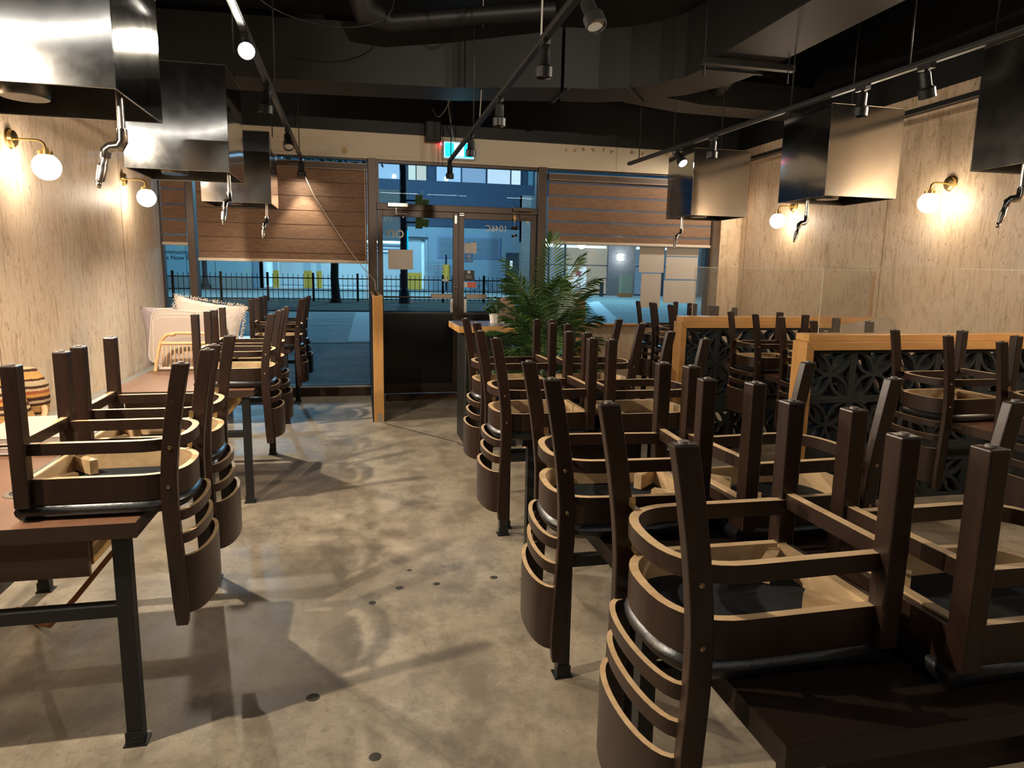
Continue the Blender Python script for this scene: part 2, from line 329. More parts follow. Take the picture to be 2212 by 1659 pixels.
def door(name, x0, x1, hinge):
    s = .065; o = struct(name, G().box(x0, x0+s, 8.45, 8.50, .01, 2.225).box(x1-s, x1, 8.45, 8.50, .01, 2.225).box(x0+s, x1-s, 8.45, 8.50, 2.15, 2.225)
             .box(x0+s, x1-s, 8.45, 8.50, .01, .13).box(x0+s, x1-s, 8.455, 8.495, .985, 1.015), M_bronze, .003)
    ob('glass_pane', G().box(x0+s, x1-s, 8.472, 8.478, 1.015, 2.15), M_glass, o)
    ob('kick_panel', G().box(x0+s, x1-s, 8.468, 8.482, .13, .985), M_dkpanel, o)
    ob('push_bar', G().cyl((x0+s, 8.42, 1.20), (x1-s, 8.42, 1.20), .011, 10), M_bronze, o)
    inner = x1-s if hinge < 0 else x0+s; d = -1 if hinge < 0 else 1
    a, b = sorted((inner+d*.015, inner+d*.275))
    ob('push_plate', G().box(a, b, 8.385, 8.425, 1.185, 1.245), M_dirty, o, .006)
    h0, h1 = sorted((inner+d*.0, inner+d*.035)); ob('pull_strip', G().box(h0, h1, 8.44, 8.452, 1.015, 1.19), M_alu, o, .002)
    lk = x1-s*.5 if hinge < 0 else x0+s*.5
    if hinge < 0: ob('lock_knob', G().lathe([(.001, 0), (.016, 0), (.018, .012), (.010, .022), (.001, .024)], (lk, 8.45, 1.33), 14, 0, Matrix.Rotation(pi/2, 3, 'X')), M_chrome, o)
    ob('flush_bolt', G().box(lk-.014, lk+.014, 8.444, 8.452, 2.09, 2.19) if hinge < 0 else G().box(lk-.03, lk+.03, 8.435, 8.452, 2.185, 2.2).box(lk-.03, lk+.03, 8.435, 8.452, 2.21, 2.22), M_alu, o, .002)
    return o
d1 = door('door_1', .21, 1.182, -1); d2 = door('door_2', 1.188, 2.16, 1)
for o, x, mm in ((d1, .33, M_alu), (d2, 1.84, M_bronze)):
    k = ob('door_closer', G().box(x, x+.24, 8.36, 8.42, 2.255, 2.305), mm, o, .006)
    ob('closer_arm', G().bar((x+.1, 8.39, 2.25), (x+.1, 8.40, 2.17), .012).bar((x+.1, 8.40, 2.175), (x+.23, 8.43, 2.185), .012), mm, k)
# things stuck on the door glass
M_wht = mat('white_vinyl_letters', (.62, .60, .56), .5); M_ltb = mat('pale_blue_vinyl', (.35, .60, .80), .5); M_pale = mat('pale_cream_vinyl', (.62, .60, .50), .5)
text('street_number', '1046C', .105, M_wht, d2, (1.655, 8.468, 2.045), mirror=True)
text('sign_lettering', 'ING', .10, M_ltb, d1, (.375, 8.468, 2.125)); text('sign_lettering', 'no', .20, M_pale, d1, (.425, 8.468, 1.965))
text('notice_lettering', 'PLEASE USE\nOTHER DOOR', .034, mat('notice_ink', (.16, .20, .24), .6), d1, (.905, 8.468, 1.555), mirror=True)
def frame2(g, x0, x1, z0, z1, w, y):
    return g.box(x0, x1, y, y+.001, z0, z0+w).box(x0, x1, y, y+.001, z1-w, z1).box(x0, x0+w, y, y+.001, z0, z1).box(x1-w, x1, y, y+.001, z0, z1)
g = frame2(G(), .79, 1.02, 1.505, 1.615, .003, 8.468); frame2(g, .79, 1.02, 1.355, 1.455, .003, 8.468)
for k in range(7): g.box(.82+k*.022, .83+k*.022, 8.468, 8.469, 1.40, 1.406)
ob('notice_border', g, mat('notice_line', (.14, .22, .28), .6), d1)
ob('arrow_mark', G().prism([(.985, 1.398), (1.03, 1.398), (1.03, 1.385), (1.065, 1.41), (1.03, 1.435), (1.03, 1.422), (.985, 1.422)], 8.468, 8.469), M_wht, d1)
k = ob('wifi_sticker', G().box(1.262, 1.368, 8.466, 8.468, 1.63, 1.735), mat('blue_sticker', (.02, .16, .42), .5), d2, .004)
g = G()
for r in (.014, .025, .036): g.tube([(1.315+r*cos(a), 8.465, 1.682+r*sin(a)) for a in [pi*.25+pi*.5*i/8 for i in range(9)]], .003, 5)
g.ball((1.315, 8.465, 1.682), .005, 8); ob('wifi_symbol', g, M_wht, k); text('wifi_lettering', 'WIFI', .026, M_wht, k, (1.315, 8.465, 1.655))
k = ob('delivery_sticker', G().box(1.252, 1.385, 8.466, 8.468, 1.405, 1.535), M_dkpanel, d2, .004)
ob('sticker_emblem', G().box(1.30, 1.335, 8.465, 8.466, 1.495, 1.53), M_wht, k); text('sticker_lettering', 'Pickup\nDelivery', .022, M_wht, k, (1.318, 8.465, 1.455))
k = ob('orange_sticker', G().box(1.30, 1.41, 8.466, 8.468, 1.325, 1.39), mat('orange_sticker', (.75, .12, .06), .5), d2, .006); ob('sticker_tab', G().box(1.252, 1.297, 8.466, 8.468, 1.325, 1.39), M_white, k, .004)
ob('sticker_stroke', G().tube([(1.325+.07*i/10, 8.465, 1.357+.008*sin(i*2.2)) for i in range(11)], .0025, 5), M_white, k)
for x0, x1, z0, z1 in ((1.258, 1.335, 1.742, 1.862), (1.338, 1.41, 1.742, 1.875)):
    ob('posted_note', G().box(x0, x1, 8.466, 8.468, z0, z1), M_paper, d2)
ob('heart_sticker', G().prism([(2.05, 2.12), (2.075, 2.145), (2.068, 2.16), (2.05, 2.15), (2.032, 2.16), (2.025, 2.145)], 8.466, 8.468), M_wht, d2)
tag(ob('paper_sheet', G().box(.335, .63, 8.462, 8.465, 1.53, 1.765), M_paper), 'blank grey sheet taped to the left glass entrance door', 'paper')
for n, (x0, x1, z0, z1) in zip(('upper left, just under the blind', 'tall lower left, reaching down to the chairs', 'narrow top right sheet close under the blind', 'middle right sheet between two others', 'bottom right sheet of the three'),
                               ((3.57, 3.92, 1.55, 1.885), (3.61, 3.89, 1.09, 1.535), (3.95, 4.41, 1.77, 1.885), (3.95, 4.405, 1.468, 1.758), (3.935, 4.40, 1.152, 1.452))):
    tag(ob('paper_sheet', G().box(x0, x1, 8.492, 8.495, z0, z1), M_paper), 'pale paper on the right window, '+n, 'paper', 'paper sheets on the right window')
t = thing('door_chime', 'small brass bells hanging on a string from the right door closer', 'bells', (1.86, 8.36, 2.25)); M_bell = mat('dark_brass_bell', (.12, .07, .03), .35, .8)
ob('string', G().tube([(0, 0, 0), (.004, 0, -.10), (0, 0, -.38)], .0022, 5), M_bell, t); ob('wooden_tag', G().prism([(0, -.03), (.022, -.075), (0, -.125), (-.022, -.075)], -.004, .004), M_pine, t)
for x, z, r in ((-.022, -.205, .030), (.020, -.20, .034), (-.018, -.305, .022), (.022, -.295, .022)):
    ob('bell', G().lathe([(.001, 0), (r*.35, -.002), (r*.6, -r*.4), (r*.85, -r*1.0), (r*1.05, -r*1.35), (r*.9, -r*1.3)], (x, -.005, z+.03), 14), M_bell, t)
# ================================================================= blinds
def weave():
    a = woodmat('brown_blind_fabric', (.175, .098, .060), (.27, .165, .105), .75, 'X', 30, .2); return a
M_band = weave(); M_sheer = veil('sheer_blind_gauze', (.16, .16, .18), .55); M_dark = veil('dark_blind_gauze', (.05, .032, .022), .93)
M_cas = mat('brown_blind_cassette', (.10, .062, .040), .5, spec=.4); M_rail = mat('cream_blind_rail', (.60, .51, .40), .45)
def blind(label, x0, x1, z0, z1, pitch, gap, gm, cordx=None):
    t = thing('zebra_blind', label, 'blind', ((x0+x1)/2, 8.43, z0)); w = (x1-x0)/2; H = z1-z0
    ob('cassette', G().box(-w, w, -.05, .02, H-.075, H, 0).box(-w, w, -.053, -.05, H-.077, H-.070, 1).box(-w, w, -.053, -.05, H-.006, H+.002, 1), [M_cas, M_rail], t, .002)
    g = G(); s = G(); z = .02; k = 0
    while z < H-.08:
        zt = min(z+pitch-gap, H-.07)
        if k == 0: zt = min(z+pitch*.45, H-.07)
        g.box(-w+.01, w-.01, -.002, .0, z, zt); s.box(-w+.012, w-.012, .001, .002, zt-.004, min(zt+gap+.004, H-.07)); z = zt+gap; k += 1
    ob('fabric_bands', g, M_band, t); ob('sheer_strips', s, gm, t)
    ob('bottom_rail', G().box(-w, w, -.014, .010, -.012, .022), M_rail, t, .005)
    if cordx is not None:
        c = cordx-(x0+x1)/2; ob('pull_chain', G().tube([(c, -.05, H-.05), (c+.004, -.052, H*.4), (c, -.05, -.42), (c+.02, -.05, -.46), (c+.03, -.05, -.42), (c+.03, -.05, H-.05)], .003, 6), M_white, t)
blind('narrow zebra blind covering the left corner window above the banner', -2.15, -1.88, 1.765, 2.73, .165, .022, M_sheer)
blind('wide brown blind, bands nearly closed, left of the entrance doors', -1.785, .10, 1.60, 2.73, .162, .007, M_dark, .07)
blind('brown zebra blind with see-through stripes right of the entrance doors', 2.29, 4.54, 1.895, 2.73, .157, .030, M_sheer)
tag(ob('hanging_cable', G().tube([(-.66, 8.35, 2.80), (-.62, 8.35, 2.62), (-.50, 8.35, 2.35), (-.36, 8.36, 2.12), (-.22, 8.34, 1.90), (-.10, 8.3, 1.72), (.03, 8.2, 1.55), (.16, 7.9, 1.40), (.165, 7.6, 1.30)], .0045, 6), mat('cream_cable', (.55, .46, .36), .5)), 'pale cable drooping from the track across the left blind to the post', 'cable')
# ================================================================= exit sign and black box
t = thing('exit_sign', 'lit turquoise running man exit sign on the cream header wall', 'sign', (1.175, 8.44, 2.94))
ob('casing', G().box(-.205, .195, -.05, 0, -.115, .115), mat('clear_sign_casing', (.42, .38, .36), .3), t, .012)
f = ob('lit_panel', G().box(-.175, .175, -.056, -.05, -.09, .085), glow('turquoise_lit_panel', (.0, .52, .80), 1.7), t)
M_sw = glow('white_lit_border', (.45, .85, 1), 1.6)
g = frame2(G(), -.175, .175, -.09, .085, .007, -.0575); g.box(-.06, .06, -.0575, -.0565, -.075, .075); ob('door_symbol', g, M_sw, f)
g = G(); M_fig = mat('dark_figure', (.0, .05, .06), .5); g.lathe([(.001, 0), (.011, 0)], (.012, -.0585, .052), 12, 0, Matrix.Rotation(pi/2, 3, 'X'))
for a, b, w in (((0, .04), (-.012, -.005), .018), ((-.012, -.005), (.022, -.03), .011), ((.022, -.03), (.034, -.062), .009), ((-.012, -.005), (-.025, -.04), .011), ((-.025, -.04), (-.05, -.045), .009), ((0, .034), (.03, .012), .008), ((0, .034), (-.03, .02), .008)):
    g.bar((a[0], -.0585, a[1]), (b[0], -.0585, b[1]), w, .001)
ob('running_man', g, M_fig, f); ob('red_pilot_lamp', G().ball((-.215, -.04, .06), .012, 10), glow('red_lamp', (1, .03, .05), 14), t)
ob('hanging_tag', G().box(.215, .262, -.012, -.008, -.10, .055).lathe([(.001, 0), (.018, 0)], (.238, -.012, .085), 14, 0, Matrix.Rotation(pi/2, 3, 'X')), M_paper, t)
tag(ob('speaker_box', G().box(.77, .95, 8.25, 8.39, 3.005, 3.37), M_black, None, .008), 'black box mounted above the exit sign on the dark upper wall', 'box')
# ================================================================= wall sconces
def sconce(label, x, y, z, sx):
    t = thing('wall_sconce', label, 'wall lamp', (x, y, z), 0, 'brass globe sconces'); R = Matrix.Rotation(sx*pi/2, 3, 'Y')
    ob('wall_plate', G().lathe([(.001, 0), (.063, 0), (.065, .006), (.056, .010), (.052, .03), (.046, .034), (.001, .034)], (0, 0, 0), 32, 0, R), M_brass, t)
    ob('arm', G().tube([(sx*.03, 0, 0), (sx*.15, 0, 0), (sx*.178, 0, -.006), (sx*.195, 0, -.022), (sx*.20, 0, -.045), (sx*.20, 0, -.06)], .0075, 10), M_brass, t)
    ob('lamp_holder', G().lathe([(.018, -.048), (.018, -.066), (.044, -.068), (.044, -.092), (.001, -.092)], (sx*.20, 0, 0), 24), M_brass, t)
    ob('globe', G().ball((sx*.20, 0, -.165), .083, 20), M_globe, t)
sconce('brass globe sconce on the left wall, nearer the camera', -2.17, 5.13, 2.30, 1); sconce('brass globe sconce on the left wall, near the window', -2.17, 7.28, 2.32, 1)
sconce('brass globe sconce on the right wall, nearer the camera', 4.85, 4.98, 2.315, -1); sconce('brass globe sconce on the right wall between two hoods', 4.85, 7.12, 2.315, -1)
# ================================================================= extractor hoods and gas drops
def hood(label, x, y, zb=2.09, zt=2.71, w=.59, d=.56, ft=4.04):
    t = thing('extractor_hood', label, 'hood', (x, y, zb), 0, 'stainless steel hoods'); a, b, h, e = w/2, d/2, zt-zb, .006
    sh = G().box(-a, a, -b, -b+e, 0, h).box(-a, a, b-e, b, 0, h).box(-a, -a+e, -b+e, b-e, 0, h).box(a-e, a, -b+e, b-e, 0, h).box(-a, a, -b, b, h, h+.006)
    ob('shell', sh, M_steel, t, .0015)
    ob('inner_baffle', G().box(-a+.008, a-.008, -b+.008, -b+.012, .004, h-.1).box(-a+.008, a-.008, b-.012, b-.008, .004, h-.1).box(-a+.008, -a+.012, -b+.012, b-.012, .004, h-.1).box(a-.012, a-.008, -b+.012, b-.012, .004, h-.1).box(-a+.012, a-.012, -b+.012, b-.012, .16, .17), M_steel2, t)
    ob('grease_cup', G().lathe([(.001, -.015), (.075, -.015), (.082, .0), (.082, .15)], (-.08, -.02, .02), 24), M_steel2, t)
    for sx in (-1, 1): ob('hanger_rod', G().cyl((sx*(a-.03), b-.03, h), (sx*(a-.03), b-.03, 4.04-zb), .005, 6), M_bmetal, t)
    return t
for n, x, y in (('left row, nearest the camera, cut by the frame', -1.075, 2.90), ('left row, middle of three', -1.065, 4.90), ('left row, farthest, in front of the wide blind', -1.065, 6.95)):
    hood('square steel hood of the '+n, x, y, zt=2.71 if y > 4 else 2.56)
for n, x, y in (('right row, dark, cut by the right frame edge', 3.50, 2.90), ('right row, middle of three', 3.51, 4.66), ('right row, farthest, beside the window corner', 3.41, 6.48)):
    hood('square steel hood of the '+n, x, y, ft=3.3 if y > 6 else 4.04)
def drop(label, x, y, z, s, ang):
    t = thing('gas_pipe', label, 'pipe', (x, y, z), ang, 'gas pipes under the hoods')
    ob('riser', G().cyl((0, 0, 0), (0, 0, .755), .0125, 12), M_pipe, t)
    ob('elbow', G().tube([(0, 0, .03), (0, 0, -.012), (-.012, 0, -.030), (-.04, 0, -.034), (-.055, 0, -.045), (-.06, 0, -.07)], [.018, .019, .021, .019, .019, .017], 12), M_chrome, t)
    v = ob('valve', G().tube([(-.06, 0, -.065), (-.068, 0, -.095), (-.070, 0, -.10), (-.082, 0, -.15)], [.013, .013, .017, .014], 10), M_pipe, t)
    ob('hose_barb', G().tube([(-.082, 0, -.148), (-.088, 0, -.175)], [.009, .007], 8), M_chrome, v)
for n, x, y, ang in (('left hood nearest the camera', -.81, 2.75, 0), ('middle left hood', -.80, 4.75, 1.2), ('farthest left hood', -.83, 6.8, 1.2), ('right hood cut by the frame edge', 3.245, 2.9, -.4), ('middle right hood', 3.31, 4.7, 0), ('farthest right hood', 3.17, 6.5, .3)):
    drop('thin steel gas pipe with valve hanging from the '+n, x, y, 1.955, 1, ang)
# ================================================================= tracks and spots
def track(label, x0, y0, x1, y1, z, rods, rt=4.04):
    t = thing('lighting_track', label, 'track light rail', (x1, y1, z), math.atan2(x1-x0, y0-y1)*0, 'ceiling lighting tracks'); L = Vector((x0-x1, y0-y1, 0))
    ob('rail', G().bar((0, 0, 0), L, .036, .034), M_bmetal, t, .002)
    n = Vector((-L.y, L.x, 0)).normalized()*.019
    ob('conductor_strip', G().bar(n+Vector((0, 0, -.006)), L+n+Vector((0, 0, -.006)), .002, .003).bar(-n+Vector((0, 0, -.006)), L-n+Vector((0, 0, -.006)), .002, .003), mat('rail_strip', (.16, .14, .12), .4, .6), t)
    for k in rods: p = L*k; ob('hanger_rod', G().cyl((p.x, p.y, .015), (p.x, p.y, (rt if y1+p.y < 5.4 else 4.04)-z), .005, 6), M_bmetal, t)
    return t
track('left black ceiling track with a glaring lit spot', -.50, -1, -.62, 8.36, 2.735, (.04, .3, .62))
track('middle black ceiling track ending in front of the exit sign', .94, -1, 1.0, 7.94, 2.735, (.02, .2, .56))
track('right black ceiling track passing in front of the steel hoods', 3.42, -1, 2.95, 7.44, 2.735, (.03, .45, .62), 3.215)
def spot(label, x, y, aim, lit=None, zt=2.718, big=1):
    t = thing('track_spot', label, 'spotlight', (x, y, zt), 0, 'track spotlights'); t.scale = (1.2,)*3; a = Vector(aim).normalized(); Q = a.to_track_quat('Z', 'Y').to_matrix()
    ob('adapter', G().box(-.016, .016, -.04, .04, -.02, .002).cyl((0, 0, -.02), (0, 0, -.05), .008, 8), M_bmetal, t)
    c = Vector((0, 0, -.062)) - a*.03
    P = [(.001, -.005), (.022, -.004), (.026, .006), (.026, .062), (.030, .068), (.038, .074), (.038, .116), (.034, .118), (.033, .108)]
    ob('lamp_head', G().lathe(P, c, 20, 0, Q), M_bmetal, t)
    ob('lens', G().lathe([(.001, .106), (.033, .106)], c, 20, 0, Q), M_lit if lit else M_lens, t)
    if lit:
        w = Vector((x, y, zt)) + 1.2*c + a*.16; light('track_lamp', 'SPOT', w, lit[0], (1, .88, .68), spot_size=lit[1], spot_blend=.5, shadow_soft_size=.03, aim=w+a)
dn = (0, .05, -1)
spot('lit spot glaring at the camera on the left track', -.565, 4.05, (.14, -.95, -.28), (30, 1.3))
spot('unlit spot just beyond the glaring one on the left track', -.585, 5.05, (-.12, .1, -1)); spot('unlit spot tilted with its lens showing, left track', -.60, 6.55, (.1, -.55, -.8))
spot('lit spot at the window end of the left track', -.62, 8.25, (0, .14, -1), (26, 1.2))
spot('unlit spot nearest the camera on the middle track, lens showing', .985, 3.02, (.18, -.45, -.8)); spot('second unlit spot along the middle track, pointing down', .975, 3.72, dn)
spot('third unlit spot along the middle track, pointing down', .985, 4.98, dn); spot('fourth unlit spot on the middle track, over the exit sign', .99, 6.3, dn); spot('unlit spot at the far end of the middle track', 1.0, 7.86, dn)
spot('tilted unlit spot nearest the camera on the right track', 3.17, 3.52, (.35, .1, -.9)); spot('unlit spot overlapping the middle right hood', 3.145, 4.0, dn)
spot('unlit spot overlapping the farthest right hood', 3.045, 5.72, dn); spot('lit spot behind the farthest right hood top', 3.0, 6.3, (.15, -.55, -.6), (22, 1.6))
# ================================================================= ducts and ceiling clutter
def rectsweep(g, pts, w, z0, z1, m=0): return g.sweep(pts, w, z0, z1, m, m, m, False)
t = thing('air_duct', 'black rectangular air duct crossing the ceiling and turning along the right side', 'duct', (0, 6.6, 3.2))
ob('cross_run', rectsweep(G(), [(-2.15, .55), (-.6, .45), (.9, .30), (1.9, .02)], .5, 0, .52), M_duct, t)
g = G(); E_ = [(1.9 + 1.15*sin(a), .02 - 1.15 + 1.15*cos(a)) for a in [pi/2*i/5 for i in range(6)]]
ob('elbow', rectsweep(G(), E_, .5, 0, .52), M_duct, t); ob('long_run', rectsweep(G(), [(3.05, -1.13), (3.05, -9.0)], .55, .02, .54), M_duct, t)
for i in (0, 2, 5):
    a = pi/2*i/5; r0, r1 = .88, 1.42; c = (1.9, -1.13)
    ob('flange', G().bar((c[0]+r0*sin(a), c[1]+r0*cos(a), -.006), (c[0]+r1*sin(a), c[1]+r1*cos(a), -.006), .03, .02), M_bmetal, t)
t = thing('duct_hanger', 'black strut channel carrying the long duct near the elbow', 'bracket', (3.05, 5.25, 3.19)); ob('channel', G().box(-.40, .42, -.03, .03, -.03, .02), M_bmetal, t, .003)
for s in (-1, 1): ob('threaded_rod', G().cyl((s*.37, 0, -.12), (s*.37, 0, .85), .006, 6), M_bmetal, t)
tag(ob('branch_duct', rectsweep(G(), [(2.75, 6.85), (3.5, 7.1), (4.84, 7.15)], .4, 3.28, 3.55).tube([(3.7, 7.05, 3.5), (3.6, 6.4, 3.62), (3.3, 6.0, 3.7)], .15, 14), M_duct), 'lower black branch duct behind the elbow towards the right wall', 'duct')
t = thing('round_flue', 'round black flue pipe bending down from the ceiling, middle', 'duct', (.05, 6.1, 4.04)); ob('pipe', G().tube([(0, 0, 0), (0, .02, -.28), (.05, .08, -.42), (.25, .1, -.48), (1.6, -.1, -.32)], [.14, .14, .13, .07, .07], 16), M_duct, t); ob('collar', G().cyl((0, .01, -.18), (0, .02, -.22), .155, 18), M_bmetal, t)
for y in (2.6, 4.2, 7.7):
    tag(ob('ceiling_joist', G().box(-2.16, 4.84, y-.06, y+.06, 3.86, 4.05), M_black), 'black ceiling joist '+{2.6: 'nearest the camera', 4.2: 'above the middle hoods', 7.7: 'nearest the window wall'}[y], 'beam', 'ceiling joists')
tag(ob('wall_conduit', G().box(4.80, 4.85, -1, 8.2, 2.955, 3.005, 0).box(4.797, 4.80, -1, 8.2, 2.957, 2.963, 1), [M_bmetal, mat('conduit_lip', (.3, .26, .2), .5, .5)]), 'black rail running along the top of the right wall', 'rail')
M_wire = mat('pale_wire', (.34, .31, .28), .6)
for n, P in (('straight pale wire hanging left of the middle track to the exit sign', [(.97, 7.75, 3.86), (.965, 7.8, 3.4), (1.10, 8.35, 3.06)]), ('pale wire hanging just right of the first, beside the track', [(1.14, 6.6, 4.04), (1.14, 6.6, 3.4), (1.15, 6.8, 2.95)]),
             ('pale support wire of the middle track near the top', [(1.01, 3.9, 4.04), (1.0, 3.9, 2.75)]), ('drooping brown cable loop at the top beside the middle track', [(.66, 4.0, 4.0), (.70, 4.0, 3.55), (.80, 4.0, 3.40), (.92, 4.0, 3.45), (1.02, 4.0, 3.62), (1.12, 4.0, 4.0)]),
             ('loose pale cable looping down to the black box', [(1.05, 7.3, 3.6), (.98, 7.6, 3.35), (.93, 7.8, 3.24), (.88, 8.0, 3.22), (.84, 8.2, 3.35)]), ('dark drooping cable along the cross duct', [(-1.0, 5.7, 3.75), (-.6, 5.7, 3.42), (-.1, 5.7, 3.33), (.25, 5.7, 3.45), (.3, 5.7, 3.75)])):
    g = G(); V = [Vector(p) for p in P]; Q = []
    for i in range(len(V)-1):
        p0, p1, p2, p3 = V[max(i-1, 0)], V[i], V[i+1], V[min(i+2, len(V)-1)]
        for k in range(6):
            u = k/6; Q.append(.5*((2*p1)+(p2-p0)*u+(2*p0-5*p1+4*p2-p3)*u*u+(3*p1-p0-3*p2+p3)*u**3))
    g.tube(Q+[V[-1]], .005, 6); tag(ob('ceiling_wire', g, M_bmetal if 'dark' in n else M_wire), n, 'wire')
# ================================================================= benches
M_bfront = mat('dark_bench_front', (.03, .028, .024), .6)
def bench(label, x0, x1, y0, y1, fx):
    t = thing('wall_bench', label, 'bench', ((x0+x1)/2, (y0+y1)/2, 0)); w, d = (x1-x0)/2, (y1-y0)/2
    ob('seat', G().box(-w, w, -d, d, .43, .47), M_grey, t, .006); ob('base', G().box(-w+(.03 if fx > 0 else 0), w-(.03 if fx < 0 else 0), -d, d, 0, .43), M_bfront, t)
bench('long grey topped bench running along the left wall', -2.17, -1.62, 2.1, 8.38, -1)
bench('short grey bench at the right wall in front of the near partition', 4.32, 4.84, 2.1, 3.84, 1); bench('short grey bench at the right wall between the two partitions', 4.32, 4.84, 4.06, 5.60, 1); bench('short grey bench at the right wall by the window', 4.32, 4.84, 5.82, 8.2, 1)
# ================================================================= tables
def table(label, x0, x1, y0, y1, top, edge, group, drawer=None, legm=None):
    t = thing('dining_table', label, 'table', ((x0+x1)/2, (y0+y1)/2, 0), 0, group); w, d = (x1-x0)/2, (y1-y0)/2; L = .046
    tp = ob('tabletop', G().box(-w, w, -d, d, .703, .75, 1).box(-w+.002, w-.002, -d+.002, d-.002, .745, .7505, 0), [top, edge], t)
    for sx in (-1, 1):
        for sy in (-1, 1):
            x, y = sx*(w-.055), sy*(d-.045)
            lg = ob('leg', G().box(x-L/2, x+L/2, y-L/2, y+L/2, .004, .703), M_bmetal, t, .002)
            ob('foot_bracket', G().box(x-.034, x+.034, y-.030, y+.030, 0, .006).box(x-.027, x+.027, y-.027, y-.0235, .0, .05).lathe([(.006, 0), (.001, .004)], (x, y-.0275, .028), 10, 0, Matrix.Rotation(pi/2, 3, 'X')), M_bmetal, lg)
    for sy in (-1, 1): ob('crossbar', G().box(-w+.078, w-.078, sy*(d-.045)-.02, sy*(d-.045)+.02, .44, .48), M_bmetal, t, .002)
    if drawer:
        a, b, c, e, zb, mf, ms = drawer
        dr = ob('grill_box', G().box(a, b, c, e, zb, .70, 0).box(b, b+.012, c+.03, e, zb+.01, .69, 1), [mf, ms], t, .002)
        ob('box_front', G().box(a-.004, b+.016, c-.016, c, zb-.012, .688), mf, dr, .002)
    return t, tp
LT = []
for n, y0 in (('nearest the camera, with two grill rings showing', 2.145), ('middle of the three, carrying the cushions', 4.50), ('farthest of the three, at the window', 6.88)):
    t, tp = table('long walnut table on the left side, '+n, -1.52, -.67, y0, y0+1.30, M_topL, M_edge, 'walnut tables along the left wall', (-.36, .225, -.50, .30, .545, M_box, M_pineply)); LT.append((t, tp))
for x, y, r in ((-1.15, 2.71, .075), (-1.11, 2.50, .062)):
    k = ob('grill_ring', G().lathe([(r-.018, .0), (r-.016, .004), (r, .004), (r+.003, .0)], (x+1.095, y-2.795, .7505), 36), M_pipe, LT[0][1])
    ob('ring_opening', G().lathe([(.001, .0012), (r-.017, .0012)], (x+1.095, y-2.795, .7505), 32), M_black, k)
RT = []
for n, x0, y0, dp in (('nearest the camera, bare top edge in front', .67, .885, .715), ('second from the camera, pushed against the nearest one', .67, 1.615, .72), ('third from the camera, before the wooden stool', .735, 3.04, .72), ('fourth and farthest, next to the counter and palm', .77, 3.775, .72)):
    RT.append(table('square dark table of the middle block, '+n, x0, x0+.74, y0, y0+dp, M_topR, M_topR, 'dark square tables in the middle', (-.20, .26, -.24, .26, .56, M_topR, M_topR)))
for n, y0, y1 in (('in front of the near block partition', 2.28, 3.48), ('between the two block partitions', 4.10, 5.42), ('behind the far partition at the window', 5.98, 7.35)):
    table('walnut table on the right side, '+n, 3.14, 3.92, y0, y1, M_topL, M_edge, 'walnut tables on the right')
tag(ob('gas_hose', G().tube([(-.88, 3.02, .67), (-.80, 3.06, .655), (-.775, 3.05, .63), (-.80, 2.99, .58), (-.88, 2.9, .5), (-1.0, 2.86, .36), (-1.13, 2.85, .2), (-1.25, 2.9, .07), (-1.36, 3.05, .012), (-1.5, 3.2, .012)], .011, 10), mat('orange_brown_hose', (.32, .12, .035), .4)), 'orange brown gas hose curving down under the nearest left table', 'hose')
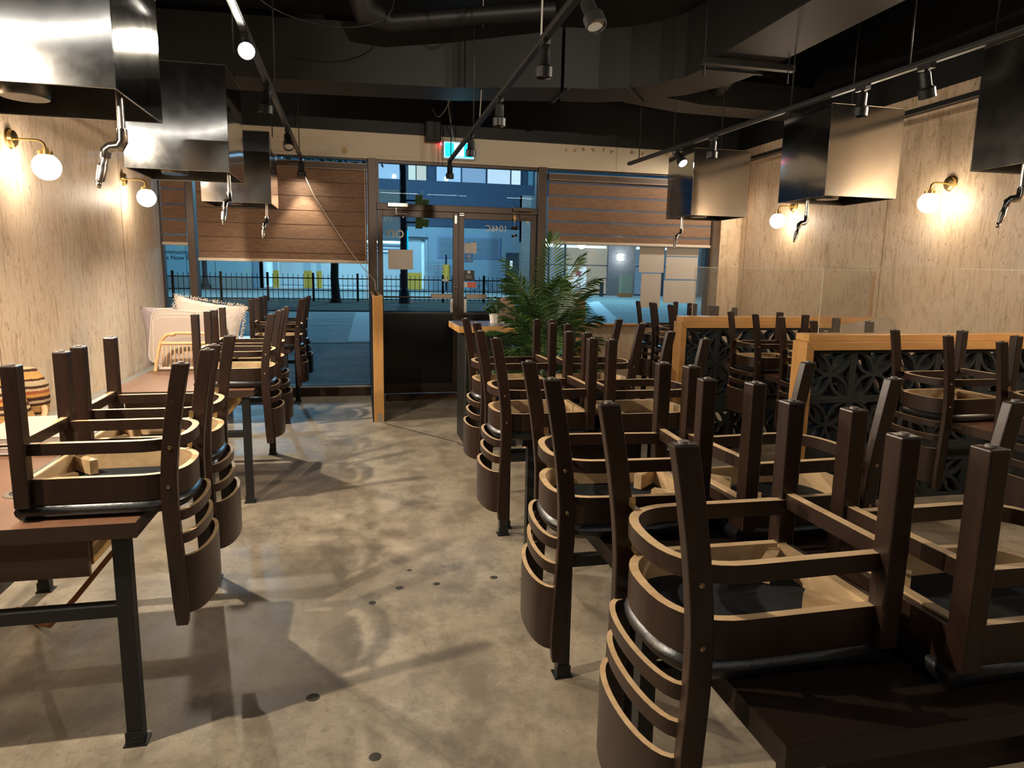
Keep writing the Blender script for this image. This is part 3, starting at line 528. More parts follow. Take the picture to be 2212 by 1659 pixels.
# ================================================================= chairs turned upside down on the tables
def arc_path(hw, xf, bulge, xs=-.11, n=18, k=1.03):
    P = [(xf+(xs-xf)*i/4, hw*(1+(k-1)*i/4)) for i in range(4)]
    for i in range(n+1):
        a = pi*i/n; sx = sin(a)**.78; cy = math.copysign(abs(cos(a))**.78, cos(a)); P.append((xs+(bulge-xs)*sx, hw*k*cy))
    return P + [(x, -y) for x, y in P[3::-1]]
def post_x(z): return .054*max(0, (z-.09)/.385)**1.5 + (.014*min(1, max(0, -z/.3)))
def make_chair(label):
    t = thing('dining_chair', label, 'chair', group='dark wooden chairs turned upside down on the tables')
    ring = arc_path(.160, -.405, .028); out = arc_path(.174, -.43, .040)
    ob('seat_pad', G().stack(out, [(.035, 0), (.012, .004), (.0, .018), (-.003, .030), (.004, .044), (.022, .052)]), M_vinyl, t)
    ob('dust_cover', G().stack(arc_path(.150, -.385, .018), [(0, .052), (0, .066)], 0, False), M_cloth, t)
    a = ob('seat_frame', G().sweep(ring, .02, .048, .128, 2, 1, 0), [M_chair, M_ply, M_raw], t)
    ob('front_rail', G().box(-.42, -.40, -.15, .15, .048, .122, 0).box(-.40, -.378, -.148, .148, .060, .127, 1), [M_chair, M_raw], a)
    for s in (-1, 1):
        ob('corner_block', G().box(-.055, .055, -.013, .013, .07, .118, 0, Matrix.Translation((-.335, s*.110, 0)) @ Matrix.Rotation(-s*pi/4, 4, 'Z')), M_raw, a)
    ob('stretcher_hoop', G().sweep(arc_path(.158, -.39, .034), .021, .200, .236, 0, 1, 0), [M_chair, M_ply], t)
    ob('front_stretcher', G().box(-.414, -.390, -.155, .155, .216, .250, 0).box(-.412, -.392, -.153, .153, .2495, .251, 1), [M_chair, M_ply], t)
    for s in (-1, 1):
        w = .0215; x, y = -.402, s*.172
        lg = ob('leg', G().box(x-w, x+w, y-w, y+w, .046, .472, 0, None, 1.04), M_chair, t, .004)
        ob('glide', G().lathe([(.010, .472), (.009, .476), (.001, .477)], (x, y, 0), 14), M_glide, lg)
        g = G(); K = 16; b = 0; pts = []
        for i in range(K+1):
            z = -.362+.837*i/K; x = post_x(z); hw = .0235 if z > -.30 else .0235-.006*((-.30-z)/.062); y0, y1 = s*.170, s*.199
            g.v += [(x-hw, y0, z), (x+hw, y0, z), (x+hw, y1, z), (x-hw, y1, z)]
            if i:
                for k in range(4): g.f.append(((i-1)*4+k, (i-1)*4+(k+1) % 4, i*4+(k+1) % 4, i*4+k)); g.m.append(0); g.s.append(False)
        g.f += [(0, 3, 2, 1), (K*4, K*4+1, K*4+2, K*4+3)]; g.m += [0, 0]; g.s += [False]*2
        po = ob('back_post', g, M_chair, t, .0035)
        ob('glide', G().lathe([(.010, .475), (.009, .480), (.001, .481)], (post_x(.475), s*.1845, 0), 12), M_glide, po)
        for z in (.095, .218): ob('screw', G().lathe([(.006, 0), (.005, .0025), (.001, .0035)], (post_x(z), s*.199, z), 10, 0, Matrix.Rotation(-s*pi/2, 3, 'X')), M_screw, po)
        for z in (.128, .236): ob('bracket', G().box(post_x(z)-.028, post_x(z)-.012, min(s*.135, s*.169), max(s*.135, s*.169), z, z+.002).box(post_x(z)-.028, post_x(z)-.012, s*.168-.001, s*.168+.001, z, z+.022), M_screw, po)
    def bow(z, b=.055): return [(post_x(z)+.006+b*sin(pi*i/16)**.8, .172*cos(pi*i/16)) for i in range(17)]
    for z in (.010, -.066): ob('slat', G().sweep(bow(z), .013, z-.032, z, 0, 1, 0), [M_chair, M_ply], t)
    ob('back_panel', G().sweep(bow(-.2, .066), .013, -.330, -.138, 0, 1, 0), [M_chair, M_ply], t)
    return t
proto = [None]
def chair(label, x, y, rz, z=.7505):
    x += -.018 if abs(rz) < 1 else .018
    if proto[0] is None: proto[0] = make_chair(label); o = proto[0]; o.location = (x, y, z); o.rotation_euler = (0, 0, rz); return o
    return dup(proto[0], (x, y, z), rz, label)
up = 'upside down dark chair '
for n, x, y, r in (('on the nearest left table, closest to the camera', -.565, 2.38, .0), ('on the nearest left table, second from the camera', -.575, 2.895, .02), ('on the middle left table, nearer of its two', -.585, 4.745, -.01), ('on the middle left table, farther of its two', -.58, 5.28, .03),
                   ('on the farthest left table, nearer of its two', -.585, 7.02, .0), ('on the farthest left table, closest to the window', -.58, 7.63, .02)): chair(up+n, x, y, r)
for n, x, y, r in (('on the nearest middle table, back hanging over the aisle', .575, 1.235, pi), ('on the second middle table, back hanging over the aisle', .555, 1.955, pi-.07), ('on the third middle table, back hanging over the aisle', .61, 3.12, pi+.02), ('on the fourth middle table, back over the aisle near the counter', .675, 4.02, pi+.02),
                   ('on the nearest middle table, back to the right', 1.50, 1.13, 0), ('on the second middle table, back hanging to the right', 1.475, 1.865, .05), ('on the third middle table, back hanging to the right', 1.52, 3.06, .0), ('on the fourth middle table, back hanging to the right', 1.60, 3.99, .0),
                   ('in front of the near partition, nearer, cut by the right edge', 3.045, 2.50, pi), ('in front of the near partition, nearest the pine post', 3.045, 3.18, pi), ('between the partitions, half hidden by the near pine post', 3.05, 4.29, pi), ('between the partitions, the farther and left one', 3.05, 5.00, pi),
                   ('behind the far partition, right of three by the window', 3.05, 6.07, pi), ('behind the far partition, middle of three by the window', 3.06, 6.55, pi), ('behind the far partition, leftmost of three by the window', 3.07, 7.02, pi)): chair(up+n, x, y, r)
# ================================================================= breeze block partitions
def block_mesh(p, h):
    g = G(); d = .05; b = p/2; fw = .022
    g.box(-b+.001, b-.001, -d, d, -h/2, -h/2+fw).box(-b+.001, b-.001, -d, d, h/2-fw, h/2-.001).box(-b+.001, -b+fw, -d, d, -h/2+fw, h/2-fw).box(b-fw, b-.001, -d, d, -h/2+fw, h/2-fw)
    for sx in (-1, 1):
        for sz in (-1, 1):
            for s in (-1, 1):                                       # two ribs bow between the centre and a corner
                A = Vector((0, 0)); B = Vector((sx*(b-fw*.6), sz*(h/2-fw*.6))); D = B-A; nrm = Vector((-D.y, D.x))*s*.21; K = 8; pr = None
                for i in range(K+1):
                    u = i/K; c = A+D*u+nrm*(4*u*(1-u)); dd = (D+nrm*(4-8*u)).normalized(); q = Vector((-dd.y, dd.x))*.010
                    P = (c+q, c-q)
                    if pr:
                        b0 = len(g.v)
                        for (a1, a2) in (pr, P): g.v += [(a1.x, -d+.004, a1.y), (a2.x, -d+.004, a2.y), (a2.x, d-.004, a2.y), (a1.x, d-.004, a1.y)]
                        for k in range(4): g.f.append((b0+k, b0+(k+1) % 4, b0+4+(k+1) % 4, b0+4+k)); g.m.append(0); g.s.append(k in (1, 3))
                    pr = P
    return g
BP = (4.85-2.855)/6; BM = block_mesh(BP, .333).mesh('breeze_block', M_block); BS = block_mesh(BP, .285).mesh('breeze_block', M_block)
def partition(label, yc, al):
    t = thing('block_partition', label, 'partition', (2.8, yc, 0), 0, 'pine framed block partitions')
    ob('end_post', G().box(0, .055, -.075, .075, 0, 1.05).prism([(0, 1.05), (.055, 1.05), (0, 1.105)], -.075, .075), M_pine, t, .003)
    M_pineX = bpy.data.materials.get('pine_rail') or woodmat('pine_rail', (.52, .265, .08), (.65, .365, .13), .36, 'X', 5, .45)
    ob('top_rail', G().prism([(.057, 1.05), (2.05, 1.05), (2.05, 1.105), (.002, 1.105)], -.073, .075), M_pineX, t, .002)
    ob('cap', G().box(.03, 2.05, -.045, .095, 1.105, 1.152), M_pineX, t, .004)
    for r, z in enumerate((.883, .550)):
        for k in range(6): ob('breeze_block', BM, None, t, loc=(.055+BP*(k+.5), .01, z))
    ob('solid_course', G().box(.055, 2.05, -.042, .062, .288, .383), M_block, t, .003)
    for k in range(6): ob('breeze_block', BS, None, t, loc=(.055+BP*(k+.5), .01, .1445))
    a = thing('acrylic_screen', al, 'screen', (2.95, yc+.03, 1.152)); P = [(0, 0), (1.895, 0), (1.895, .44), (.02, .44), (.006, .434), (0, .42)]
    ob('sheet', G().prism(P, -.003, .003), M_acry, a); ob('edge_line', G().tube([(0, 0, 0), (0, 0, .42), (.006, 0, .434), (.02, 0, .44), (1.895, 0, .44)], .003, 6), M_acrye, a)
    ob('wall_cleat', G().box(1.877, 1.897, .004, .024, .0, .39), M_pine, a, .002)
partition('pine framed partition of dark patterned blocks, nearer the camera', 3.93, 'clear acrylic screen standing on the near block partition'); partition('pine framed partition of dark patterned blocks, farther one', 5.71, 'clear acrylic screen standing on the far block partition')
# vestibule side partitions
def vest(label, x0, x1):
    t = thing('entrance_partition', label, 'partition', ((x0+x1)/2, 6.86, 0), 0, 'pine edged entrance partitions'); w = (x1-x0)/2
    ob('end_post', G().box(-w, w, 0, .05, .0, 1.265), M_pine, t, .003)
    ob('side_panel', G().box(-w-.012, -w, .012, 1.5, 0, 1.25).box(w, w+.004, .02, 1.5, 0, 1.24), M_black, t)
    ob('core', G().box(-w+.001, w-.001, .05, 1.5, 0, 1.22), M_black, t); ob('top_channel', G().box(-w, -w+.03, .05, 1.5, 1.22, 1.265).box(w-.03, w, .05, 1.5, 1.22, 1.265), M_pine, t, .002)
    return t
v = vest('pine ended partition left of the entrance doors, grey plate at its foot', .115, .215); ob('foot_plate', G().box(-.01, .03, -.004, 0, .002, .09), mat('zinc_plate', (.35, .33, .29), .5, .6), v)
vest('pine ended partition behind the palm, right of the entrance', 2.215, 2.305)
# ================================================================= counter with small things
t = thing('counter', 'dark waist high counter with a thick pine edged top beside the aisle', 'counter', (1.38, 5.98, 0))
ob('body', G().box(-.51, -.06, -.28, .28, 0, 1.008), M_bmetal, t, .004); ob('corner_strip', G().box(-.518, -.51, -.285, -.27, .0, 1.008), mat('corner_strip', (.05, .05, .045), .5), t)
M_ctop = mat('grey_counter_top', (.13, .115, .12), .25)
ob('top_slab', G().box(-.585, -.02, -.33, .33, 1.008, 1.062, 0), bpy.data.materials['pine_rail'], t, .004); ob('top_surface', G().box(-.575, -.03, -.32, .32, 1.060, 1.064), M_ctop, t)
M_leaf = woodmat('palm_leaf', (.024, .062, .014), (.062, .125, .030), .42, 'Z', 6, .45); M_leaf2 = mat('dark_herb_leaf', (.03, .085, .02), .5)
M_pot = mat('white_ceramic', (.66, .62, .56), .3)
def potplant(label, x, y, z, r, h, spread, n, dark=False):
    t = thing('potted_plant', label, 'plant', (x, y, z)); ob('pot', G().lathe([(.001, 0), (r*.75, 0), (r, h), (r*.9, h), (r*.85, h*.85), (.001, h*.85)], (0, 0, 0), 20), M_dkpanel if dark else M_pot, t); g = G()
    for i in range(n):
        a = random.uniform(0, 2*pi); e = random.uniform(.15, 1.2); L = spread*random.uniform(.5, 1); d = Vector((cos(a)*sin(e), sin(a)*sin(e), cos(e))); b = Vector((0, 0, h*.85)); g.tube([b, b+d*L*.6], .0012, 4)
        for k in range(5):
            c = b+d*L*random.uniform(.35, 1)+Vector([random.uniform(-.015, .015) for _ in range(3)]); u = Vector([random.uniform(-1, 1) for _ in range(3)]).normalized(); w = u.orthogonal().normalized(); s = spread*.10
            g.quad([c-u*s, c+w*s*.6, c+u*s, c-w*s*.6])
    ob('foliage', g, M_leaf2, t)
potplant('small bushy plant in a white pot on the dark counter', 1.17, 6.05, 1.064, .042, .085, .17, 46)
potplant('small green plant on the sill of the right window', 4.16, 8.30, .885, .04, .05, .12, 34, True)
tag(ob('caution_wedge', G().prism([(3.70, .885), (3.79, .885), (3.755, 1.06), (3.735, 1.06)], 8.27, 8.30), mat('yellow_plastic', (.55, .38, .02), .5)), 'small yellow wedge standing on the right window sill', 'sign')
tag(ob('folded_paper', G().box(1.245, 1.36, 5.95, 6.12, 1.064, 1.069), M_pot), 'white papers lying on the counter behind the small pot', 'paper')
t = thing('rounded_board', 'beige round topped board half hidden by the left side of the palm', 'board', (1.40, 6.62, 0)); ob('board', G().prism([(-.10, 0), (.10, 0), (.10, 1.15)]+[(.10*cos(a), 1.15+.13*sin(a)) for a in [pi*i/12 for i in range(1, 12)]]+[(-.10, 1.15)], -.012, .012), mat('beige_board', (.50, .36, .26), .6), t, .003)
# ---- palm
def frond(L, lean, az, n, base, droop, w=.011, ll=.26, roll=0):
    g = G(); P = []; p = Vector(base); h = Vector((cos(az), sin(az), 0))
    for i in range(n+1):
        u = i/n; P.append(p.copy()); ang = lean + droop*u*u; p = p + (h*sin(ang)+Vector((0, 0, cos(ang))))*(L/n)
    g.tube(P, [.006-.0045*i/n for i in range(n+1)], 5)
    s0 = Vector((-h.y, h.x, 0))
    for i in range(3, n+1):
        t = (P[i]-P[i-1]).normalized(); up0 = s0.cross(t).normalized(); side = s0*cos(roll)+up0*sin(roll); up = side.cross(t).normalized()
        for j in (0, .5):
          for s in (-1, 1):
            u = (i-j)/n; l = ll*(sin(pi*min(1, .10+.80*u))**.6)*random.uniform(.85, 1.1); c = P[i]*(1-j)+P[i-1]*j
            d = (side*s*(.95-.55*u**3)+t*(.50+.55*u**3)+up*(.22+random.uniform(-.12, .12))).normalized(); q = (up+t*.4); q = (q-d*q.dot(d)).normalized(); q = (q*.35+d.cross(q)*.94)
            m1 = c+d*l*.35; m2 = c+d*l*.72+Vector((0, 0, -.035*l)); e = c+d*l+Vector((0, 0, -.13*l)); k = w*random.uniform(.85, 1.1)
            b0 = len(g.v); g.v += [tuple(x) for x in (c, m1+q*k, m1-q*k, m2+q*k*.8, m2-q*k*.8, e)]
            for f in ((0, 1, 2), (1, 3, 4, 2), (3, 5, 4)): g.f.append(tuple(b0+x for x in f)); g.m.append(0); g.s.append(True)
    return g
t = thing('potted_palm', 'tall leafy green palm in a planter with pale wooden legs beside the counter', 'plant', (1.47, 5.36, 0))
ob('pot', G().lathe([(.001, .16), (.12, .16), (.15, .42), (.16, .44), (.14, .44), (.135, .40), (.001, .40)], (0, 0, 0), 28), M_dkpanel, t)
M_birch = woodmat('pale_birch', (.42, .29, .16), (.54, .39, .23), .5, 'Z', 8)
for a in (.4, .4+pi/2, .4+pi, .4+1.5*pi): ob('stand_leg', G().box(-.016, .016, -.016, .016, 0, .36, 0, Matrix.Translation((.175*cos(a), .175*sin(a), 0)) @ Matrix.Rotation(a, 4, 'Z')), M_birch, t, .003)
ob('stand_rail', G().box(-.175, .175, -.012, .012, .12, .155, 0, Matrix.Rotation(.4, 4, 'Z')).box(-.175, .175, -.012, .012, .1205, .1555, 0, Matrix.Rotation(.4+pi/2, 4, 'Z')), M_birch, t)
g = G()
for a in (0, 2.2, 4.1): g.tube([(.05*cos(a), .05*sin(a), .4), (.04*cos(a), .04*sin(a), .8), (.05*cos(a), .05*sin(a), 1.3)], [.016, .014, .009], 8)
ob('trunk', g, mat('palm_stem', (.09, .10, .04), .6), t)
rnd = random.Random(5)
FR = [(.62, .03, -1.4, .12, 1.16, .1), (.60, .30, .2, .5, 1.10, .7), (.60, .34, 2.9, .5, 1.08, -.7), (.58, .5, .05, .9, 1.06, .5), (.58, .42, 3.6, .6, 1.0, -.6), (.56, .45, 4.7, .7, 1.02, 0)]
for i in range(40):                                                  # from the crown down: upright fronds on top, drooping ones below
    u = i/39; FR.append((.55-.15*u, .35+.95*u, i*2.4, .55+.65*u, 1.04-.56*u, random.uniform(-.9, .9)))
for L, le, az, dr, z, ro in FR:
    random.seed(int(L*1000+az*77)); r_ = .03; ob('frond', frond(L, le, az, 13, (r_*cos(az), r_*sin(az), z), dr, .0078, .215, ro), M_leaf, t)
random.seed(11)
# ================================================================= cushions and the like
def weavecloth(name, c, c2, sc):
    a = mat(name, c, .85, spec=.2); q = N(a); k = q.n('ShaderNodeTexChecker'); k.inputs['Scale'].default_value = sc; q.l(q.coord(), k.inputs['Vector']); k.inputs['Color1'].default_value = (*c, 1); k.inputs['Color2'].default_value = (*c2, 1); q.col(k.outputs[0]); return a
M_pad = weavecloth('quilted_pad_fabric', (.46, .375, .32), (.36, .29, .245), 190); M_pipi = mat('pad_piping', (.56, .49, .41), .8); M_linen = mat('cream_linen', (.54, .46, .40), .9, spec=.15); q = N(M_linen); q.bump(q.noise(q.coord(), 22, 5, .6, .6), .8, .02)
M_lilac = mat('grey_lilac_linen', (.27, .22, .22), .9, spec=.15); q = N(M_lilac); q.bump(q.noise(q.coord(), 14, 4), .5, .02)
def rrect(w, h, r, n=6): return [(sx*(w-r)+r*cos(a), sz*(h-r)+r*sin(a)) for sx, sz, a0 in ((1, 1, 0), (-1, 1, pi/2), (-1, -1, pi), (1, -1, 1.5*pi)) for a in [a0+pi/2*i/n for i in range(n+1)]]
def pad(label, w, h, th, loc, rot, mt=None, group=None):
    t = thing('seat_pad_cushion', label, 'cushion', loc, 0, group); t.rotation_euler = rot; o = rrect(w, h, .07); g = G()
    ob('cover', g.stack(o, [(.03, -th/2), (.006, -th/2+.006), (0, -th/4), (0, th/4), (.006, th/2-.006), (.03, th/2)]), mt or M_pad, t)
    ob('piping', G().tube([(x*.995, y*.995, th/2-.006) for x, y in o+o[:1]], .004, 6).tube([(x*.995, y*.995, -th/2+.006) for x, y in o+o[:1]], .004, 6), M_pipi, t)
    return t
pad('white patterned seat pad standing upright behind the rattan rack, front one', .245, .20, .035, (-1.29, 5.60, .957), (radians(83), 0, radians(-3)), group='pads standing on the middle left table')
pad('cream seat pad standing behind the front upright pad, showing at its left edge', .255, .21, .035, (-1.32, 5.665, .967), (radians(83), radians(5), radians(-3)), group='pads standing on the middle left table')
pad('upper pale seat pad of the pair lying on the nearest left table', .26, .20, .036, (-1.26, 3.23, .812), (radians(1), 0, radians(3)), group='pads lying on the nearest left table'); pad('lower pale seat pad of the pair lying on the nearest left table', .265, .205, .036, (-1.255, 3.22, .770), (0, 0, radians(-2)), group='pads lying on the nearest left table')
pad('white seat pad leaning at the right wall behind the near partition', .27, .20, .045, (3.86, 4.55, 1.00), (radians(70), radians(-9), radians(4)), M_linen)
tag(bpy.data.objects[[o.name for o in bpy.data.objects if o.get('label', '').startswith('white seat pad leaning')][0]], 'white seat pad standing up behind the near block partition', 'cushion')
def pillow(label, w, h, th, loc, rot, mt, fringe=None):
    t = thing('throw_pillow', label, 'cushion', loc); t.rotation_euler = rot; n = 16; g = G()
    for s in (-1, 1):
        b = len(g.v)
        for j in range(n+1):
            for i in range(n+1):
                u, v = i/n*2-1, j/n*2-1; k = max(0, (1-u**4)*(1-v**4))**.55; pin = 1-.10*(1-abs(u)**2)*(abs(v)**3)-.10*(1-abs(v)**2)*(abs(u)**3)
                g.v.append((u*w*(1-.12*(1-abs(v)**2.)*0)*pin, v*h*pin, s*th*k*(1+.10*sin(u*7+v*4)*sin(v*6))))
        for j in range(n):
            for i in range(n):
                a = b+j*(n+1)+i; g.f.append((a, a+1, a+n+2, a+n+1)); g.m.append(0); g.s.append(True)
    ob('cover', g, mt, t)
    if fringe:
        g = G(); rn = random.Random(3)
        for i in range(90):
            for e in range(4):
                u = rn.uniform(-1, 1); x, y = ((u*w, h) if e == 0 else (u*w, -h) if e == 1 else (w, u*h) if e == 2 else (-w, u*h)); x *= .95; y *= .95
                g.tube([(x, y, rn.uniform(-.004, .004)), (x*1.03+rn.uniform(-.006, .006), y*1.05+rn.uniform(-.006, .006), rn.uniform(-.012, .012)), (x*1.06+rn.uniform(-.012, .012), y*1.09+rn.uniform(-.012, .012), rn.uniform(-.02, .02))], .0022, 4)
        ob('fringe', g, M_pipi, t)['kind'] = 'stuff'
pillow('cream linen pillow with a frayed fringe standing behind the seat pads', .27, .19, .06, (-1.185, 5.79, .975+.09), (radians(80), radians(9), radians(-4)), M_linen, True)
pillow('grey lilac pillow standing at the left behind the seat pads', .21, .235, .07, (-1.45, 5.80, .985), (radians(82), radians(-4), radians(4)), M_lilac)
M_rat = woodmat('rattan_cane', (.52, .30, .13), (.66, .42, .21), .5, 'X', 12, .4)
t = thing('rattan_rack', 'low rattan rack with a bent cane frame and thin spindles on the middle left table', 'rack', (-1.25, 5.43, .752)); W_ = .21
ob('bent_frame', G().tube([(-W_-.02, -.03, .0), (-W_+.005, .0, .16), (-W_+.02, .01, .22), (-W_+.06, .015, .262), (-W_+.12, .02, .275), (W_-.12, .02, .275), (W_-.06, .015, .262), (W_-.02, .01, .22), (W_-.005, .0, .16), (W_+.02, -.03, .0)], .0125, 10), M_rat, t)
ob('cross_rail', G().tube([(-W_+.012, .008, .20), (W_-.012, .008, .20)], .011, 10), M_rat, t); ob('base_rail', G().tube([(-W_-.01, .01, .014), (W_+.01, .01, .014)], .012, 8).tube([(-W_-.015, .05, .012), (W_+.015, .05, .012)], .011, 8), M_pipi, t)
for i in range(14): x = -W_+.03+(2*W_-.06)*i/13; ob('spindle', G().tube([(x*1.0, .008, .198), (x*1.05, .010, .02)], .0048, 6), M_rat, t)
g = G()
for x in (-W_+.018, -W_+.09, W_-.09, W_-.018): g.tube([(x, .01, .205 if abs(x) > .17 else .262), (x+.03, .013, .205 if abs(x) > .17 else .272)], .0145, 10)
ob('cane_binding', g, M_rat, t)
def stripes():
    a = mat('striped_woven_wool', (.4, .25, .12), .95, spec=.1); q = N(a); c = q.coord((1, 1, 1)); s = q.n('ShaderNodeSeparateXYZ'); q.l(c, s.inputs[0]); mr = q.n('ShaderNodeMath', operation='MULTIPLY_ADD'); nz = q.noise(c, 40, 2)
    mm = q.n('ShaderNodeMath', operation='MULTIPLY_ADD'); q.l(nz, mm.inputs[0]); mm.inputs[1].default_value = .012; q.l(s.outputs[2], mm.inputs[2]); md = q.n('ShaderNodeMath', operation='FRACT'); sc = q.n('ShaderNodeMath', operation='MULTIPLY'); q.l(mm.outputs[0], sc.inputs[0]); sc.inputs[1].default_value = 5.0; q.l(sc.outputs[0], md.inputs[0])
    r = q.n('ShaderNodeValToRGB'); r.color_ramp.interpolation = 'CONSTANT'; e = r.color_ramp.elements; st = [(0, (.35, .20, .07)), (.10, (.05, .022, .014)), (.18, (.40, .28, .16)), (.26, (.05, .022, .014)), (.36, (.42, .20, .05)), (.46, (.25, .07, .03)), (.55, (.40, .27, .15)), (.62, (.05, .022, .014)), (.70, (.36, .27, .16)), (.84, (.05, .022, .014)), (.90, (.45, .22, .07))]
    while len(e) < len(st): e.new(.5)
    for i, (p, c2) in enumerate(st): e[i].position = p; e[i].color = (*c2, 1)
    q.l(md.outputs[0], r.inputs[0]); q.col(r.outputs[0]); q.bump(q.noise(c, 120, 2), .5, .006); return a
M_str = stripes()
t = thing('striped_woven_bag', 'brown, orange and cream striped woven bag on the left bench', 'bag', (-1.97, 4.32, .47))
ob('body', G().lathe([(.001, 0), (.15, .0), (.175, .08), (.17, .16), (.13, .28), (.085, .38), (.055, .415), (.001, .42)], (-.03, -.02, 0), 24), M_str, t); ob('flap', G().lathe([(.001, .10), (.09, .10), (.11, .22), (.105, .32), (.05, .41), (.001, .42)], (.02, .22, .02), 20), M_str, t)
ob('handle', G().tube([(.10, .0, .06), (.15, .04, .12), (.15, .10, .18), (.12, .17, .2), (.10, .22, .12)], .018, 8), mat('tan_leather', (.42, .24, .11), .5), t)
# ================================================================= outside
M_side = mat('dusk_sidewalk', (.10, .10, .10), .8); q = N(M_side); q.col(q.ramp(q.noise(q.coord(), 1.6, 7, .7), [(.35, (.09, .09, .09)), (.65, (.19, .19, .185))]))
M_road = mat('asphalt', (.13, .15, .15), .75); q = N(M_road); q.col(q.ramp(q.noise(q.coord(), .8, 6, .7), [(.35, (.27, .31, .28)), (.65, (.36, .40, .36))]))
M_lane = mat('road_paint', (.85, .88, .85), .7); M_soil = mat('mulch_bed', (.05, .05, .035), .95); q = N(M_soil); q.col(q.ramp(q.noise(q.coord(), 5, 6, .7), [(.4, (.018, .018, .012)), (.62, (.10, .095, .06))]))
struct('sidewalk', G().box(-60, 60, 8.6, 14.8, -.3, -.01), M_side); struct('road', G().box(-60, 60, 14.8, 26.3, -.3, -.02).box(-60, 60, 37, 53, -.3, -.02).box(8.5, 60, 26.3, 37, -.3, -.02), M_road); struct('far_pavement', G().box(-60, 60, 53, 120, -.3, -.01), mat('pale_pavement', (.25, .26, .26), .8))
struct('kerb', G().box(-60, 60, 14.7, 14.85, -.05, -.002), M_side)
struct('planting_bed', G().box(-60, 8.5, 26.3, 37, -.3, .02), M_soil)
tag(ob('kerb_paint', G().quad([(-.29, 15.1, -.012), (1.9, 15.1, -.012), (3.0, 25.8, -.012), (-.18, 25.8, -.012)]), mat('pale_crossing', (.66, .70, .66), .7)), 'pale crosswalk slab on the road left of the pine post', 'crosswalk')
tag(ob('lane_line', G().box(-30, -.25, 19.85, 20.05, -.015, -.01), M_lane), 'thin white line across the road outside the left window', 'road marking'); tag(ob('lane_line', G().quad([(6.2, 16.0, -.012), (6.7, 15.8, -.012), (13.4, 37.5, -.012), (12.6, 37.5, -.012)]), M_lane), 'diagonal white stripe on the road outside the right window', 'road marking')
t = thing('metal_fence', 'black iron picket fence along the planting bed across the road', 'fence', (0, 34, 0)); M_iron = mat('black_iron', (.006, .007, .010), .6, spec=.2); X0, X1 = -14.5, 8.3
ob('rail', G().box(X0, X1, -.02, .02, 1.08, 1.13).box(X0, X1, -.02, .02, .52, .56).box(X0, X1, -.02, .02, .12, .16), M_iron, t)
x = X0; k = 0
pm = G().box(-.012, .012, -.012, .012, .05, 1.30).mesh('picket', M_iron); qm = G().box(-.05, .05, -.05, .05, 0, 1.36).mesh('post', M_iron)
while x < X1:
    ob('fence_post' if k % 9 == 0 else 'picket', qm if k % 9 == 0 else pm, None, t, loc=(x, 0, 0)); x += .2283*1.0; k += 1
def trunk(label, x, y, r, h):
    t = thing('street_tree', label, 'tree', (x, y, 0)); ob('trunk', G().tube([(0, 0, 0), (.02, 0, .25), (-.02, 0, 1.2), (.05, 0, h*.5), (0, 0, h)], [r*1.6, r*1.05, r*.9, r*.8, r*.5], 10), mat('tree_bark', (.022, .02, .018), .9), t); g = G(); rn = random.Random(int(x*10))
    for i in range(700):
        a = rn.uniform(0, 2*pi); e = rn.uniform(-1, 1); R = 2.2*rn.uniform(.4, 1); c = Vector((R*cos(a)*math.sqrt(1-e*e), R*sin(a)*math.sqrt(1-e*e), h+R*e*.8)); u = Vector([rn.uniform(-1, 1) for _ in range(3)]).normalized(); w = u.orthogonal()
        g.quad([c-u*.14, c+w*.07, c+u*.14, c-w*.07])
    ob('foliage', g, M_leaf2, t)
trunk('street tree trunk behind the fence outside the left window', -1.12, 32.6, .20, 6.2)
t = thing('signal_pole', 'dark traffic signal pole with a turquoise lit edge seen through the left door', 'pole', (2.0, 32.4, 0)); M_pole = mat('dark_pole_paint', (.010, .014, .022), .6)
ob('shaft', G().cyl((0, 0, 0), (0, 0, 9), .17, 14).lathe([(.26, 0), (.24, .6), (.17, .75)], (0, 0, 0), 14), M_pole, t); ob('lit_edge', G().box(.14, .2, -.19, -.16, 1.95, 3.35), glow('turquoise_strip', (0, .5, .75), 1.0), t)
M_yel = mat('signal_yellow', (1.0, .47, .05), .5); t = thing('traffic_light', 'yellow traffic light head on the dark pole, seen from the side', 'traffic light', (2.68, 32.2, 4.2))
ob('housing', G().box(-.16, .16, -.14, .14, -.75, .75), M_yel, t, .03); ob('bracket', G().box(-.6, -.16, -.03, .03, .45, .52).box(-.6, -.16, -.03, .03, -.52, -.45), M_pole, t)
for z in (-.45, .42): ob('visor', G().tube([(.14, 0, z), (.42, 0, z-.06)], [.17, .20], 14, 0, False).quad([(.16, -.2, z+.2), (.17, .2, z+.2), (.17, .2, z+.6), (.16, -.2, z+.5)]), M_yel, t)
t = thing('lamp_post', 'dark lamp post foot standing before the pale banner, left window', 'pole', (-11.35, 55.5, 0)); ob('shaft', G().cyl((0, 0, 0), (0, 0, 8), .17, 12), M_pole, t); ob('base', G().lathe([(.45, 0), (.42, .22), (.26, .3), (.2, .7)], (0, 0, 0), 14), M_pole, t)
